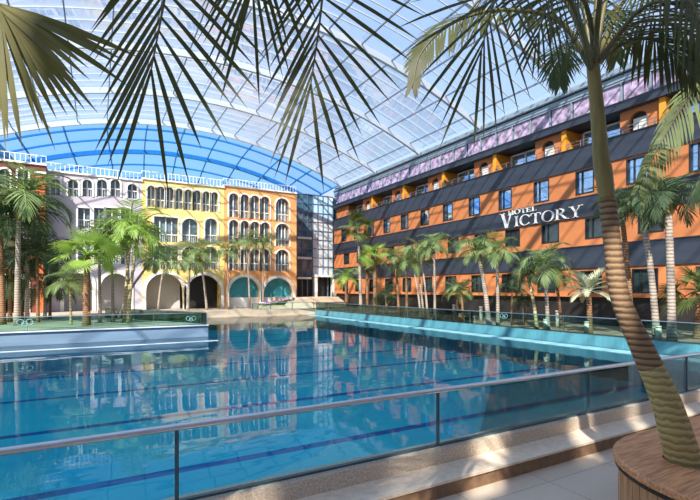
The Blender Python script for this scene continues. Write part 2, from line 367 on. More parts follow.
# unseen blocker added to shade the near terrace; gaps let sun patches through
b = MB()
b.box(-30, 14, -9, -4.2, FL, 10.4)
for x0, x1 in ((-30, -13.2), (-12.7, -11.9), (-11.2, -10.6), (-9.9, -9.2), (-8.7, -7.4), (-6.6, -6.1), (-5.4, -4.1), (-3.5, -2.6), (-2.2, -1.4), (-0.7, -0.1), (0.3, 14)):
    b.box(x0, x1, -4.35, -4.2, 10.4, 12.1)
b.box(-30, 14, -4.35, -4.2, 12.1, 12.6); b.box(-9.4, -2.6, -4.35, -4.2, 12.6, 14.3)
struct('shade_wall', b, M['pink_white'], 'added unseen wall with gaps that shades and dapples the near terrace')

# ------------------------------------------------------------------ HOTEL (right)
HX = 26.0; HY0, HY1 = 4.0, 50.4
hotel = thing('hotel_building', 'long orange hotel with slate blue bands along the right side of the pool', 'building', (HX, 28, Z0))
ho = hotel.location
def hmb(): return MB(ho)
rows = [(2.2, 3.95, 2.45, 3.80, 16.6, 1.35), (5.32, 7.06, 5.72, 7.0, 16.3, 1.30), (8.36, 10.07, 8.52, 9.98, 16.98, 1.20)]
names = ('ground', 'middle', 'upper')
wrows = []
for r, (z0, z1, wz0, wz1, yc, ww) in enumerate(rows):
    ys = []; k = -4
    for k in range(-5, 14):
        y = yc+3.085*k
        if HY0+1 < y < HY1-1.2: ys.append(y)
    b = hmb()
    edges = [HY0]
    for y in ys: edges += [y-ww/2, y+ww/2]
    edges.append(HY1)
    for i in range(0, len(edges), 2): b.box(HX, HX+0.35, edges[i], edges[i+1], z0, z1)
    for y in ys:
        b.box(HX, HX+0.35, y-ww/2, y+ww/2, z0, wz0); b.box(HX, HX+0.35, y-ww/2, y+ww/2, wz1, z1)
    b.build('orange_wall', M['orange'], hotel)
    for y in ys:
        f = hmb(); t = 0.07
        f.box(HX-0.03, HX+0.2, y-ww/2, y-ww/2+t, wz0, wz1); f.box(HX-0.03, HX+0.2, y+ww/2-t, y+ww/2, wz0, wz1)
        f.box(HX-0.03, HX+0.2, y-ww/2+t, y+ww/2-t, wz0, wz0+t); f.box(HX-0.03, HX+0.2, y-ww/2+t, y+ww/2-t, wz1-t, wz1)
        f.box(HX+0.04, HX+0.16, y+ww*0.16, y+ww*0.16+0.05, wz0+t, wz1-t)
        fo = f.build('window', M['dark_frame'], hotel)
        p = hmb(); p.box(HX+0.12, HX+0.16, y-ww/2+t, y+ww/2-t, wz0+t, wz1-t)
        p.build('pane', M['pane'] if r == 2 else M['dark_pane'], fo)
b = hmb(); b.box(HX+0.35, HX+12, HY0, HY1, ZP-0.1, 11.45); b.build('core', M['dark'], hotel)
b = hmb(); b.box(HX+0.3, HX+0.5, HY0, HY1, ZP-0.1, 2.2); b.build('dark_base', M['dark'], hotel)
for z0, z1 in ((3.95, 5.32), (7.06, 8.36), (10.07, 11.45)):
    b = hmb(); b.box(HX-0.10, HX+0.35, HY0, HY1, z0, z1); b.box(HX-0.14, HX-0.10, HY0, HY1, z1-0.06, z1); b.build('slate_band', M['slate'], hotel)
# balcony storey
b = hmb(); b.box(HX+1.5, HX+12, HY0, HY1, 11.45, 12.83); b.build('balcony_back_wall', M['orange'], hotel)
div = [12.7+5.78*k for k in range(-1, 6)]
b = hmb(); b.box(HX+0.35, HX+1.5, 47.4, HY1, 11.45, 12.83); b.build('balcony_end_wall', M['orange'], hotel)
for i, y in enumerate(div):
    b = hmb(); b.box(HX+0.1, HX+1.5, y-0.16, y+0.16, 11.45, 12.83); b.build('balcony_divider', M['bright_orange'], hotel)
    b = hmb()     # flush orange wall piece with an arched door, nearer side of each bay
    y0, y1 = y+0.16, y+2.35; yc = y+1.35; hw = 0.52; zt = 12.62
    b.box(HX+0.35, HX+0.6, y0, yc-hw, 11.45, 12.83); b.box(HX+0.35, HX+0.6, yc+hw, y1, 11.45, 12.83)
    K = 8
    for k in range(K):
        a0, a1 = -hw+2*hw*k/K, -hw+2*hw*(k+1)/K
        h0 = zt-hw+math.sqrt(max(0, hw*hw-a0*a0)); h1 = zt-hw+math.sqrt(max(0, hw*hw-a1*a1))
        b.hexa([(HX+0.35, yc+a0, h0), (HX+0.6, yc+a0, h0), (HX+0.6, yc+a1, h1), (HX+0.35, yc+a1, h1),
                (HX+0.35, yc+a0, 12.83), (HX+0.6, yc+a0, 12.83), (HX+0.6, yc+a1, 12.83), (HX+0.35, yc+a1, 12.83)])
    b.build('arch_wall', M['orange'], hotel)
    b = hmb(); b.box(HX+0.62, HX+0.66, yc-hw, yc+hw, 11.45, 12.8); dk = b.build('arched_doorway', M['dark'], hotel)
    b = hmb(); b.box(HX+0.50, HX+0.56, yc-hw+0.02, yc+hw-0.18, 11.45, 12.30); b.build('curtain', M['curtain'], dk)
    b = hmb(); y0, y1 = y+2.55, y+5.2
    for a in (y0, (y0+y1)/2-0.04, y1-0.09): b.box(HX+1.2, HX+1.4, a, a+0.09, 11.45, 12.70)
    b.box(HX+1.2, HX+1.4, y0, y1, 12.62, 12.70)
    g = b.build('balcony_door', M['white_frame'], hotel)
    b = hmb(); b.box(HX+1.28, HX+1.32, y0+0.09, y1-0.09, 11.45, 12.62); b.build('pane', M['pane'], g)
    b = hmb()
    b.tube([(HX+0.02, y+0.2, 11.85), (HX+0.02, y+5.6, 11.85)], 0.02, 6); b.tube([(HX+0.02, y+0.2, 11.65), (HX+0.02, y+5.6, 11.65)], 0.015, 6)
    for q in range(7): b.box(HX+0.0, HX+0.04, y+0.3+q*0.85, y+0.34+q*0.85, 11.45, 11.87)
    b.build('balcony_railing', M['roof_grey'], hotel)
b = hmb(); b.box(HX-0.15, HX+12, HY0, HY1, 12.83, 13.32); b.build('slate_slab', M['slate'], hotel)
y = HY0
while y < HY1-1.5:
    b = hmb(); b.box(HX+0.12, HX+0.16, y+0.12, y+1.45, 13.36, 14.45); b.build('printed_panel', M['printed'], hotel)
    y += 1.543
b = hmb(); y = HY0
while y < HY1-0.1:
    b.box(HX+0.02, HX+0.16, y-0.03, y+0.05, 13.32, 14.5); y += 1.543
b.box(HX+0.0, HX+0.12, HY0, HY1, 14.42, 14.55); b.build('panel_frame', M['gutter_steel'], hotel)
b = hmb(); b.box(HX+0.5, HX+12, HY0, HY1, 13.32, 15.2); b.build('attic_wall', M['curtain'], hotel)
b = hmb(); b.box(HX-0.05, HX+0.5, HY0, HY1, 14.55, 14.82); b.tube([(HX-0.1, HY0, 15.0), (HX-0.1, HY1, 15.0)], 0.09, 8); b.box(HX+0.1, HX+12, HY0, HY1, 15.2, 15.4)
b.build('roof_gutter', M['gutter_steel'], hotel)
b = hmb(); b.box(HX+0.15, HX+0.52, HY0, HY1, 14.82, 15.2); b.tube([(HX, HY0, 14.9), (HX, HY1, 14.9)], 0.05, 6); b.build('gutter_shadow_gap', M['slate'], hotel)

# ------------------------------------------------------------------ sign lettering (serif)
def ell(cx, cy, rx, ry, a0, a1, n=18): return [(cx+rx*math.cos(a0+(a1-a0)*i/n), cy+ry*math.sin(a0+(a1-a0)*i/n)) for i in range(n+1)]
def ring(cx, cy, rx, ry, tx, ty, a0=0, a1=2*PI, n=24):
    o_ = ell(cx, cy, rx, ry, a0, a1, n); i_ = ell(cx, cy, rx-tx, ry-ty, a0, a1, n)
    return [[o_[k], o_[k+1], i_[k+1], i_[k]] for k in range(n)]
def R_(x0, x1, y0, y1): return [(x0, y0), (x1, y0), (x1, y1), (x0, y1)]
def ser(x, y, up): return R_(x-0.16, x+0.16, y, y+0.045) if up else R_(x-0.16, x+0.16, y-0.045, y)
def stem(x, w=0.13): return [R_(x-w/2, x+w/2, 0, 1), ser(x, 0, True), ser(x, 1, False)]
def diag(xb, xt, w, y0=0, y1=1): return [(xb-w/2, y0), (xb+w/2, y0), (xt+w/2, y1), (xt-w/2, y1)]
GL = {
 'H': (0.95, stem(0.18)+stem(0.76)+[R_(0.2, 0.75, 0.48, 0.54)]),
 'O': (1.0, ring(0.5, 0.5, 0.47, 0.52, 0.14, 0.05)),
 'T': (0.86, [R_(0.36, 0.49, 0, 1), ser(0.425, 0, True), R_(0.03, 0.82, 0.94, 1), R_(0.03, 0.075, 0.78, 1), R_(0.775, 0.82, 0.78, 1)]),
 'E': (0.80, stem(0.18)+[R_(0.2, 0.70, 0.0, 0.055), R_(0.2, 0.66, 0.945, 1), R_(0.2, 0.55, 0.48, 0.535), R_(0.66, 0.70, 0, 0.2), R_(0.62, 0.66, 0.82, 1), R_(0.51, 0.55, 0.42, 0.6)]),
 'L': (0.76, stem(0.18)+[R_(0.2, 0.70, 0.0, 0.055), R_(0.655, 0.70, 0, 0.22)]),
 'V': (0.98, [diag(0.47, 0.17, 0.15), diag(0.50, 0.80, 0.06), ser(0.17, 1, False), ser(0.80, 1, False)]),
 'I': (0.44, stem(0.22)),
 'C': (0.92, ring(0.5, 0.5, 0.46, 0.52, 0.14, 0.05, math.radians(45), math.radians(315))+[R_(0.79, 0.83, 0.70, 0.92), R_(0.79, 0.83, 0.10, 0.24)]),
 'R': (0.98, stem(0.18)+ring(0.30, 0.74, 0.38, 0.26, 0.12, 0.05, -PI/2, PI/2, 12)+[R_(0.2, 0.31, 0.95, 1), R_(0.2, 0.31, 0.48, 0.53), diag(0.82, 0.42, 0.15, 0, 0.49), R_(0.72, 0.98, 0, 0.045)]),
 'Y': (0.94, [R_(0.40, 0.53, 0, 0.48), ser(0.465, 0, True), diag(0.465, 0.17, 0.13, 0.44, 1), diag(0.465, 0.78, 0.06, 0.44, 1), ser(0.17, 1, False), ser(0.78, 1, False)]),
}
sign = thing('hotel_sign', 'white serif lettering HOTEL VICTORY on the slate band of the hotel', 'sign', (HX-0.13, 20.4, 7.5))
def letters(text, y_start, z_base, h, total, first_h=None, first_z=None):
    widths = [GL[c][0]*(1.3 if i == 0 and first_h else 1.0) for i, c in enumerate(text)]
    k = total/sum(widths); yy = y_start
    for i, c in enumerate(text):
        hh, zb = (first_h, first_z) if (i == 0 and first_h) else (h, z_base)
        b = MB(sign.location); sc = k*(1.3 if i == 0 and first_h else 1.0)
        for poly in GL[c][1]:
            b.prism(poly, lambda p: (HX-0.11, yy-p[0]*sc, zb+p[1]*hh), lambda p: (HX-0.19, yy-p[0]*sc, zb+p[1]*hh))
        o = b.build('letter', M['letters'], sign); fix_normals(o); yy -= widths[i]*k
letters('HOTEL', 22.75, 7.985, 0.33, 2.45)
letters('VICTORY', 23.5, 7.12, 0.72, 6.5, 1.10, 7.10)

# ------------------------------------------------------------------ PALACE BUILDINGS (far side, facing the pool)
PY = 49.0
def arch_top(op, x):
    cx, w, zb, zt, kind = op
    if kind == 'flat': return zt
    r = w/2; rise = min(r, (zt-zb)*0.8); q = max(0.0, 1-((x-cx)/r)**2)
    return zt-rise+rise*math.sqrt(q)
def facade(x0, x1, z0, z1, ops, y, th, org):
    xs = {x0, x1}
    for cx, w, zb, zt, k in ops:
        n = 10 if k == 'arch' else 1
        for i in range(n+1): xs.add(cx-w/2*math.cos(PI*i/n) if k == 'arch' else cx-w/2+w*i/n)
    xs = sorted(x for x in xs if x0-1e-6 <= x <= x1+1e-6); b = MB(org)
    for a, c in zip(xs[:-1], xs[1:]):
        if c-a < 1e-4: continue
        m = (a+c)/2
        act = sorted([o for o in ops if o[0]-o[1]/2 < m < o[0]+o[1]/2], key=lambda o: o[2])
        la, lc = z0, z0
        for o in act+[None]:
            ua, uc = (o[2], o[2]) if o else (z1, z1)
            if ua-la > 1e-4 or uc-lc > 1e-4:
                b.hexa([(a, y, la), (c, y, lc), (c, y+th, lc), (a, y+th, la), (a, y, ua), (c, y, uc), (c, y+th, uc), (a, y+th, ua)])
            if o: la, lc = arch_top(o, a), arch_top(o, c)
    return b
def surround(op, y, wd, proud, org):
    cx, w, zb, zt, k = op; b = MB(org); r = w/2
    if k == 'flat': pts = [(cx-r, zb), (cx-r, zt), (cx+r, zt), (cx+r, zb)]
    else:
        rise = min(r, (zt-zb)*0.8)
        pts = [(cx-r, zb)]+[(cx-r*math.cos(PI*i/12), zt-rise+rise*math.sin(PI*i/12)) for i in range(13)]+[(cx+r, zb)]
    cz = (zb+zt)/2; sx = (r+wd)/r; 
    outp = [(cx+(p[0]-cx)*sx, p[1]+(wd if p[1] > zb+1e-5 else 0)*(1 if k == 'flat' else max(0.0, (p[1]-zb)/(zt-zb)))) for p in pts]
    for i in range(len(pts)-1):
        b.hexa([(pts[i][0], y-proud, pts[i][1]), (pts[i+1][0], y-proud, pts[i+1][1]), (pts[i+1][0], y+0.1, pts[i+1][1]), (pts[i][0], y+0.1, pts[i][1]),
                (outp[i][0], y-proud, outp[i][1]), (outp[i+1][0], y-proud, outp[i+1][1]), (outp[i+1][0], y+0.1, outp[i+1][1]), (outp[i][0], y+0.1, outp[i][1])])
    return b
def balustrade(x0, x1, z, y, h, org):
    b = MB(org); b.box(x0, x1, y-0.04, y+0.04, z+h-0.05, z+h); b.box(x0, x1, y-0.04, y+0.04, z, z+0.05)
    n = max(2, int((x1-x0)/0.35))
    for i in range(n+1):
        x = x0+(x1-x0)*i/n; b.box(x-0.022, x+0.022, y-0.025, y+0.025, z, z+h)
    return b
def px_op(x0, x1, yt, yb, kind='arch', Y=PY):
    a = at_Y(x0, yt, Y); c = at_Y(x1, yt, Y); m = (x0+x1)/2
    return ((a.x+c.x)/2, c.x-a.x, at_Y(m, yb, Y).z, at_Y(m, yt, Y).z, kind)
def palace(label, xl, xr, ztop, wall_m, wins, portals, name='palace_building', Y=PY, rail=True, trim_m=None):
    X0, X1 = at_Y(xl, 300, Y).x, at_Y(xr, 300, Y).x
    root = thing(name, label, 'building', ((X0+X1)/2, Y, Z0)); og = root.location; tm = trim_m or M['cream']
    ops = wins+[p[0] for p in portals]
    fo = facade(X0, X1, Z0, ztop, ops, Y, 0.5, og).build('facade_wall', wall_m, root); fix_normals(fo)
    b = MB(og); b.box(X0, X1, Y+2.2, Y+8, Z0, ztop); b.box(X0, X0+0.3, Y+0.5, Y+2.2, Z0, ztop); b.box(X1-0.3, X1, Y+0.5, Y+2.2, Z0, ztop); b.box(X0, X1, Y+0.5, Y+2.2, ztop-0.3, ztop)
    b.build('building_core', wall_m, root)
    b = MB(og); b.box(X0-0.05, X1+0.05, Y-0.15, Y+0.6, ztop, ztop+0.16); b.build('cornice', tm, root)
    if rail: balustrade(X0, X1, ztop+0.16, Y+0.2, 0.75, og).build('balustrade', tm, root)
    for op in wins:
        wo = surround(op, Y, 0.14, 0.07, og)
        cx, w, zb, zt, k = op; t = 0.05
        wo.box(cx-t, cx+t, Y+0.3, Y+0.38, zb, zt-0.1)
        wo.box(cx-w/2, cx+w/2, Y+0.28, Y+0.36, zb+0.75, zb+0.83)
        if w > 1.6:
            for q in (-0.25, 0.25): wo.box(cx+w*q-t, cx+w*q+t, Y+0.3, Y+0.38, zb, zt-0.35)
        for q in range(int(w/0.18)): wo.box(cx-w/2+0.1+q*0.18, cx-w/2+0.12+q*0.18, Y+0.30, Y+0.32, zb, zb+0.78)
        f = wo.build('window', tm, root); fix_normals(f)
        pb = MB(og); n = 12; r = w/2
        if k == 'arch':
            rise = min(r, (zt-zb)*0.8)
            poly = [(cx-r, zb), (cx+r, zb)]+[(cx+r*math.cos(PI*i/n), zt-rise+rise*math.sin(PI*i/n)) for i in range(n+1)]
        else: poly = [(cx-r, zb), (cx+r, zb), (cx+r, zt), (cx-r, zt)]
        pb.prism(poly, lambda p: (p[0], Y+0.46, p[1]), lambda p: (p[0], Y+0.42, p[1]))
        fix_normals(pb.build('pane', M['palace_pane'], f))
    for op, back in portals:
        s_ = surround(op, Y, 0.30, 0.10, og).build('portal', tm, root); fix_normals(s_)
        cx, w, zb, zt, k = op; d = 1.9 if back != 'teal' else 0.6
        b = MB(og)
        if back == 'teal':
            b.box(cx-w/2, cx+w/2, Y+d, Y+d+0.1, zb+1.15, zt+0.1); b.build('teal_backdrop', M['teal_panel'], s_)
            b = MB(og); b.box(cx-w/2, cx+w/2, Y+d-0.15, Y+d+0.1, zb, zb+1.15); b.build('white_parapet', M['white_frame'], s_)
        else:
            b.box(cx-w/2-0.4, cx+w/2+0.4, Y+d, Y+d+0.1, zb, zt+0.3); b.build('niche_back', M['greywhite'] if back == 'white' else M['dark'], s_)
    return root
zt_o = at_Y(260, 190, PY).z
def row(xs, yt, yb, kind='arch'): return [px_op(a, c, yt, yb, kind) for a, c in xs]
ox = [(229, 238.7), (240.5, 249.2), (250.6, 259.6), (260.7, 269.7)]
ow = []
for yt, yb in ((195, 218.5), (221.2, 244.8), (248.2, 270.5)):
    zt_, zb_ = at_Y(250, yt, PY).z, at_Y(250, yb, PY).z
    for a, c in ox+[(275.8, 289.2)]:
        xa, xc = at_Y(a, 200, PY).x, at_Y(c, 200, PY).x
        ow.append(((xa+xc)/2, xc-xa, zb_, zt_, 'arch'))
def portal(a, c, yt):
    xa, xc = at_Y(a, 300, PY).x, at_Y(c, 300, PY).x
    return ((xa+xc)/2, xc-xa, Z0, at_Y((a+c)/2, yt, PY).z, 'arch')
palace('apricot orange arcade building with three rows of arched windows and teal portals', 224, 296.5, zt_o, M['apricot'], ow,
       [(portal(229, 259.5, 277), 'teal'), (portal(263.5, 293, 278), 'teal')])
yx = [(147.3, 155.2), (156.6, 165), (166, 174), (175.7, 183), (184.7, 192.3), (193.7, 201), (202.7, 210), (211, 218.2)]
zt_, zb_ = at_Y(182, 188.7, PY).z, at_Y(182, 209.3, PY).z
yw = []
for a, c in yx:
    xa, xc = at_Y(a, 200, PY).x, at_Y(c, 200, PY).x; yw.append(((xa+xc)/2, xc-xa, zb_, zt_, 'arch'))
yw += row([(182, 198), (205, 217.5)], 218.5, 242.5)+row([(182, 198), (204.5, 217.5)], 247, 269.5)
yw += row([(154, 178)], 217, 242, 'flat')+row([(154, 178)], 246, 269, 'flat')
palace('yellow arcade building with a row of eight narrow arches under its roofline', 142, 224, at_Y(182, 183.5, PY).z, M['yellow'], yw,
       [(portal(146, 183, 273.5), 'white'), (portal(187, 221, 275), 'dark')])
lw = row([(51, 60)], 179, 195)+row([(68, 78), (82.5, 92), (97, 107), (110.5, 120)], 179.5, 196.5)+row([(127.5, 137)], 184, 198.5)
lw += row([(49, 59)], 241, 266)+row([(78, 90), (94, 104), (106, 118), (121, 130)], 208, 228, 'flat')+row([(78, 90), (94, 104), (106, 118), (121, 130)], 238, 264, 'flat')
palace('pale lilac arcade building with white framed arches behind the left palms', 46, 142, at_Y(94, 176.5, PY).z, M['pink_white'], lw,
       [(portal(64, 92, 273), 'white'), (portal(101, 130, 273.5), 'white')])
rw = row([(2, 12)], 172, 193)+row([(20, 30)], 172, 193)+row([(2, 12)], 215, 240)+row([(20, 30)], 215, 240)
tower = palace('dark red building at the left edge behind the tall palms', -30, 46, at_Y(20, 163, PY-1.2).z, M['red'], rw, [(portal(4, 28, 276), 'dark')], Y=PY-1.2)
c = at_Y(2, 152, PY-2)
cone = thing('pavilion_roof', 'blue tiled conical roof above the red building at the left edge', 'roof', (c.x-2, PY+2, at_Y(2, 165, PY-2).z+0.2))
b = MB(cone.location); n = 20; apex = Vector((c.x-2, PY+2, cone.location.z+4.2))
vs = [apex]+[Vector((c.x-2+2.9*math.cos(2*PI*i/n), PY+2+2.9*math.sin(2*PI*i/n), cone.location.z+0.6)) for i in range(n)]
b.add(vs, [(0, 1+i, 1+(i+1) % n) for i in range(n)]+[tuple(range(n, 0, -1))]); b.build('roof_cone', M['roof_tile'], cone)
b = MB(cone.location); b.tube([(c.x-2, PY+2, cone.location.z-0.05), (c.x-2, PY+2, cone.location.z+0.6)], 2.6, 20); b.build('drum', M['cream'], cone, True)
b = MB(cone.location); b.tube([apex-Vector((0, 0, 0.1)), apex+Vector((0, 0, 0.6))], [0.12, 0.02], 8); b.build('finial', M['cream'], cone)

# ------------------------------------------------------------------ glass link with entrance, steps and flower bed
LY = 52.6
xl, xr = at_Y(297, 250, LY).x, at_Y(333, 250, LY).x
link = thing('glass_entrance_building', 'silver glass curtain wall entrance between the apricot building and the hotel', 'building', ((xl+xr)/2, LY, Z0))
lz = at_Y(320, 296.5, LY).z; ztop = at_Y(315, 195, LY).z
xm = at_Y(311, 250, LY).x
og = link.location
b = MB(og); b.box(xl-0.5, xr+1.0, LY+0.4, LY+4, Z0, ztop); b.build('building_core', M['dark'], link)
n = 0
nz = 9
for i in range(7):
    x0 = xl+(xr-xl)*i/7; x1 = xl+(xr-xl)*(i+1)/7
    for j in range(nz):
        z0 = lz+2.7+(ztop-lz-2.7)*j/nz; z1 = lz+2.7+(ztop-lz-2.7)*(j+1)/nz
        b = MB(og); b.box(x0+0.02, x1-0.02, LY+0.1, LY+0.14, z0+0.02, z1-0.02)
        b.build('glass_pane', M['mirror_pane'] if x0 > xm-0.4 else M['palace_pane'], link)
b = MB(og)
for i in range(8):
    x0 = xl+(xr-xl)*i/7; b.box(x0-0.04, x0+0.04, LY, LY+0.2, lz, ztop)
for j in range(nz+1):
    z0 = lz+2.7+(ztop-lz-2.7)*j/nz; b.box(xl, xr, LY+0.02, LY+0.18, z0-0.04, z0+0.04)
b.build('mullion', M['roof_grey'], link)
b = MB(og); b.box(xm+0.3, xm+0.55, LY-0.8, LY+0.1, lz, lz+2.6); b.box(xr-0.3, xr-0.05, LY-0.8, LY+0.1, lz, lz+2.6); b.box(xm+0.2, xr, LY-0.9, LY+0.1, lz+2.5, lz+2.8); b.build('canopy', M['white_frame'], link)
b = MB(og); b.box(xm+0.75, xm+1.9, LY-0.05, LY+0.1, lz, lz+2.3); b.build('door', M['dark_frame'], link)
b = MB(og); b.tube([(xr+0.5, LY-0.5, lz), (xr+0.5, LY-0.5, lz+2.3)], 0.85, 20); b.build('round_draught_lobby', M['mirror_pane'], link, True)
for z in (at_Y(303, 238, LY).z, at_Y(303, 258, LY).z, at_Y(303, 278, LY).z):
    b = MB(og); b.box(xl, xm, LY-0.25, LY+0.05, z-0.14, z+0.14); b.build('floor_edge', M['white_frame'], link)
b = MB()
for k in range(8):
    b.box(17.5-0.55*(7-k)*0 + 15.6-15.6+k*0.0, 26.0, 46.2+0.42*k, 56, Z0+(lz-Z0)*k/8-0.01, Z0+(lz-Z0)*(k+1)/8)
struct('stair_terrace', b, M['sand'], 'sandy stone steps rising to the glass entrance')
# sloped flower bed left of steps
bed = thing('flower_bed', 'sloping bed of purple flowers in front of the right teal portal', 'flower bed', (16.2, 46.4, Z0))
b = MB(bed.location); b.box(14.9, 17.4, 45.6, 46.9, Z0, Z0+0.35); b.build('stone_edge', M['sand'], bed)
b = MB(bed.location)
for i in range(60):
    x = random.uniform(15.0, 18.6); y = random.uniform(45.7, 46.8); z = Z0+0.35+max(0, (x-15.8))*0.22; s = random.uniform(0.12, 0.22)
    b.tube([(x, y, z-0.05), (x, y, z+s*0.7), (x, y, z+s)], [s, s*0.9, s*0.3], 6)
b.hexa([(15.0, 45.75, Z0), (18.7, 45.75, Z0), (18.7, 46.8, Z0), (15.0, 46.8, Z0), (15.0, 45.75, Z0+0.42), (18.7, 45.75, Z0+1.0), (18.7, 46.8, Z0+1.0), (15.0, 46.8, Z0+0.42)])
b.build('foliage', M['hedge'], bed)
b = MB(bed.location)
for i in range(120):
    x = random.uniform(15.0, 18.7); y = random.uniform(45.6, 46.7); z = Z0+0.50+max(0, (x-15.8))*0.22; s = random.uniform(0.06, 0.13)
    b.tube([(x, y, z), (x, y, z+s)], [s, s*0.5], 6)
b.build('blossom', M['flower'], bed)
b = MB(); b.hexa([(17.2, 45.4, Z0), (21.2, 45.4, Z0), (21.2, 46.6, Z0), (17.2, 46.6, Z0), (18.4, 45.9, Z0+1.15), (20.2, 45.9, Z0+1.15), (20.2, 46.6, Z0+1.15), (18.4, 46.6, Z0+1.15)])
o = b.build('stone_ramp', M['sand']); tag(o, 'sloped sandy stone ramp flank beside the purple flower bed', 'ramp')

# ------------------------------------------------------------------ glass fences
def fence(label, pts, z0, z1, glass, post=0.05, rail_r=0.03, every=1, name='glass_fence', inset=0.03, postm='steel', joint=True):
    c = sum((Vector(p) for p in pts), Vector((0, 0)))/len(pts)
    root = thing(name, label, 'fence', (c.x, c.y, z0)); og = root.location
    for p, q in zip(pts[:-1], pts[1:]):
        a = Vector((p[0], p[1], 0)); e = Vector((q[0], q[1], 0)); t = (e-a).normalized()
        g = MB(og); g.beam(a+t*inset+Vector((0, 0, (z0+z1)/2)), e-t*inset+Vector((0, 0, (z0+z1)/2)), 0.016, z1-z0-0.02)
        g.build('glass_panel', glass, root)
    for p in pts:
        b = MB(og); b.box(p[0]-post/2, p[0]+post/2, p[1]-post/2, p[1]+post/2, z0, z1-0.005)
        b.build('post', M[postm], root)
    b = MB(og); b.tube([(p[0], p[1], z1+rail_r*0.6) for p in pts], rail_r, 10); b.build('top_rail', M['steel'], root, True)
    b = MB(og)
    for p, q in zip(pts[:-1], pts[1:]): b.beam((p[0], p[1], z0+0.012), (q[0], q[1], z0+0.012), 0.05, 0.024)
    b.build('bottom_channel', M['glass_edge'], root)
    return root
ZR = 1.33
M['steel'].node_tree.nodes['Principled BSDF'].inputs['Roughness'].default_value = 0.35
fence('long glass fence with steel handrail on the near edge of the pool', [(0.64-3.08*k, 4.42) for k in range(4, 0, -1)]+[(0.64+3.11*k, 4.42) for k in range(0, 7)]+[(20.03, 4.42)], Z0, ZR, M['fence_glass'], 0.035, 0.032, postm='glass_edge')
fence('glass fence along the right edge of the pool before the hotel palms', [(20.03, 4.62+3.19*k) for k in range(0, 13)], ZP, ZR, M['dark_fence_glass'], 0.04, 0.022, postm='glass_edge')
fence('glass fence at the far end of the pool below the steps', [(19.9, 43.25), (17.6, 43.6), (15.4, 44.0), (13.6, 44.3)], Z0-0.01, ZR, M['fence_glass'], 0.05, 0.025, postm='glass_edge')
fence('greenish glass fence along the front of the palm island', [(5.36-2.75*k, 26.06) for k in range(9, -1, -1)], 0.68, ZR, M['dark_fence_glass'], 0.03, 0.022, postm='glass_edge')
fence('greenish glass fence along the slanted back side of the palm island', [(5.36, 26.25), (5.30, 27.4), (3.7, 30.5), (2.1, 33.6), (0.5, 36.7)], Z0, ZR-0.02, M['dark_fence_glass'], 0.03, 0.02, postm='glass_edge')
# frosted loop emblems etched on panels
def emblem(label, cpt, ax, s):
    root = thing('emblem', label, 'emblem', cpt, 'frosted loop emblems on the glass fences'); cpt = Vector(cpt); ax = Vector(ax)
    for dx, dz, r in ((-0.55, 0.12, 0.42), (0.55, 0.12, 0.42), (0, -0.12, 0.34)):
        b = MB(cpt); pts = [cpt+ax*(dx+r*math.cos(2*PI*i/18))*s+Vector((0, 0, (dz+r*math.sin(2*PI*i/18))*s)) for i in range(19)]
        b.tube(pts, 0.06*s, 5, False); b.build('loop', M['frosted'], root)
e1 = at_Y(25, 323, 26.04); emblem('frosted loop emblem on the island fence at the left edge', (e1.x, 26.03, e1.z), (1, 0, 0), 0.32)
e1 = at_Y(191, 319, 26.04); emblem('frosted loop emblem on the island fence near its right corner', (e1.x, 26.03, e1.z), (1, 0, 0), 0.26)
e1 = at_X(504, 316.5, 20.01); emblem('frosted loop emblem on the right fence in front of the hotel', (20.0, e1.y, e1.z), (0, 1, 0), 0.27)

# bollards
def bollard(x, yb, yt, X, label):
    p = at_X(x, 320, X); root = thing('bollard', label, 'bollard', (X, p.y, ZP), 'pale bollards on the promenade'); og = root.location
    d = X*SN+p.y*CS; h = (yb-yt)*d/FPX
    b = MB(og); b.tube([(X, p.y, ZP-0.01), (X, p.y, ZP+h*0.86)], 0.11, 12); b.build('shaft', M['bollard'], root, True)
    b = MB(og); b.tube([(X, p.y, ZP+h*0.86), (X, p.y, ZP+h*0.9)], 0.07, 12); b.tube([(X, p.y, ZP+h*0.9), (X, p.y, ZP+h)], 0.115, 12); b.build('cap', M['bollard'], root, True)
for x, yt, X, lab in ((460, 313.5, 20.6, 'low pale bollard behind the right fence beside the small bushy fan palm'),
                      (454, 304.5, 22.4, 'pale bollard behind the small bushy fan palm on the promenade'),
                      (481, 306.5, 22.6, 'pale bollard just left of the tall leaning royal palm trunk'),
                      (524.5, 308.5, 22.4, 'pale bollard left of the yellow caned palm'),
                      (545.6, 319, 20.6, 'low pale bollard right behind the fence at the foot of the white trunked palm'),
                      (557.5, 310.5, 22.3, 'pale bollard beside the thin brown trunk near the silvery date palm'),
                      (586.6, 321.5, 20.6, 'low pale bollard left of the silvery date palm trunk'),
                      (658.5, 326, 20.55, 'low pale bollard beside the leaning pale trunk near the right edge')):
    p = at_X(x, 320, X); d = X*SN+p.y*CS; bollard(x, HOR+FPX*(EYE-ZP)/d, yt+ (0), X, lab)

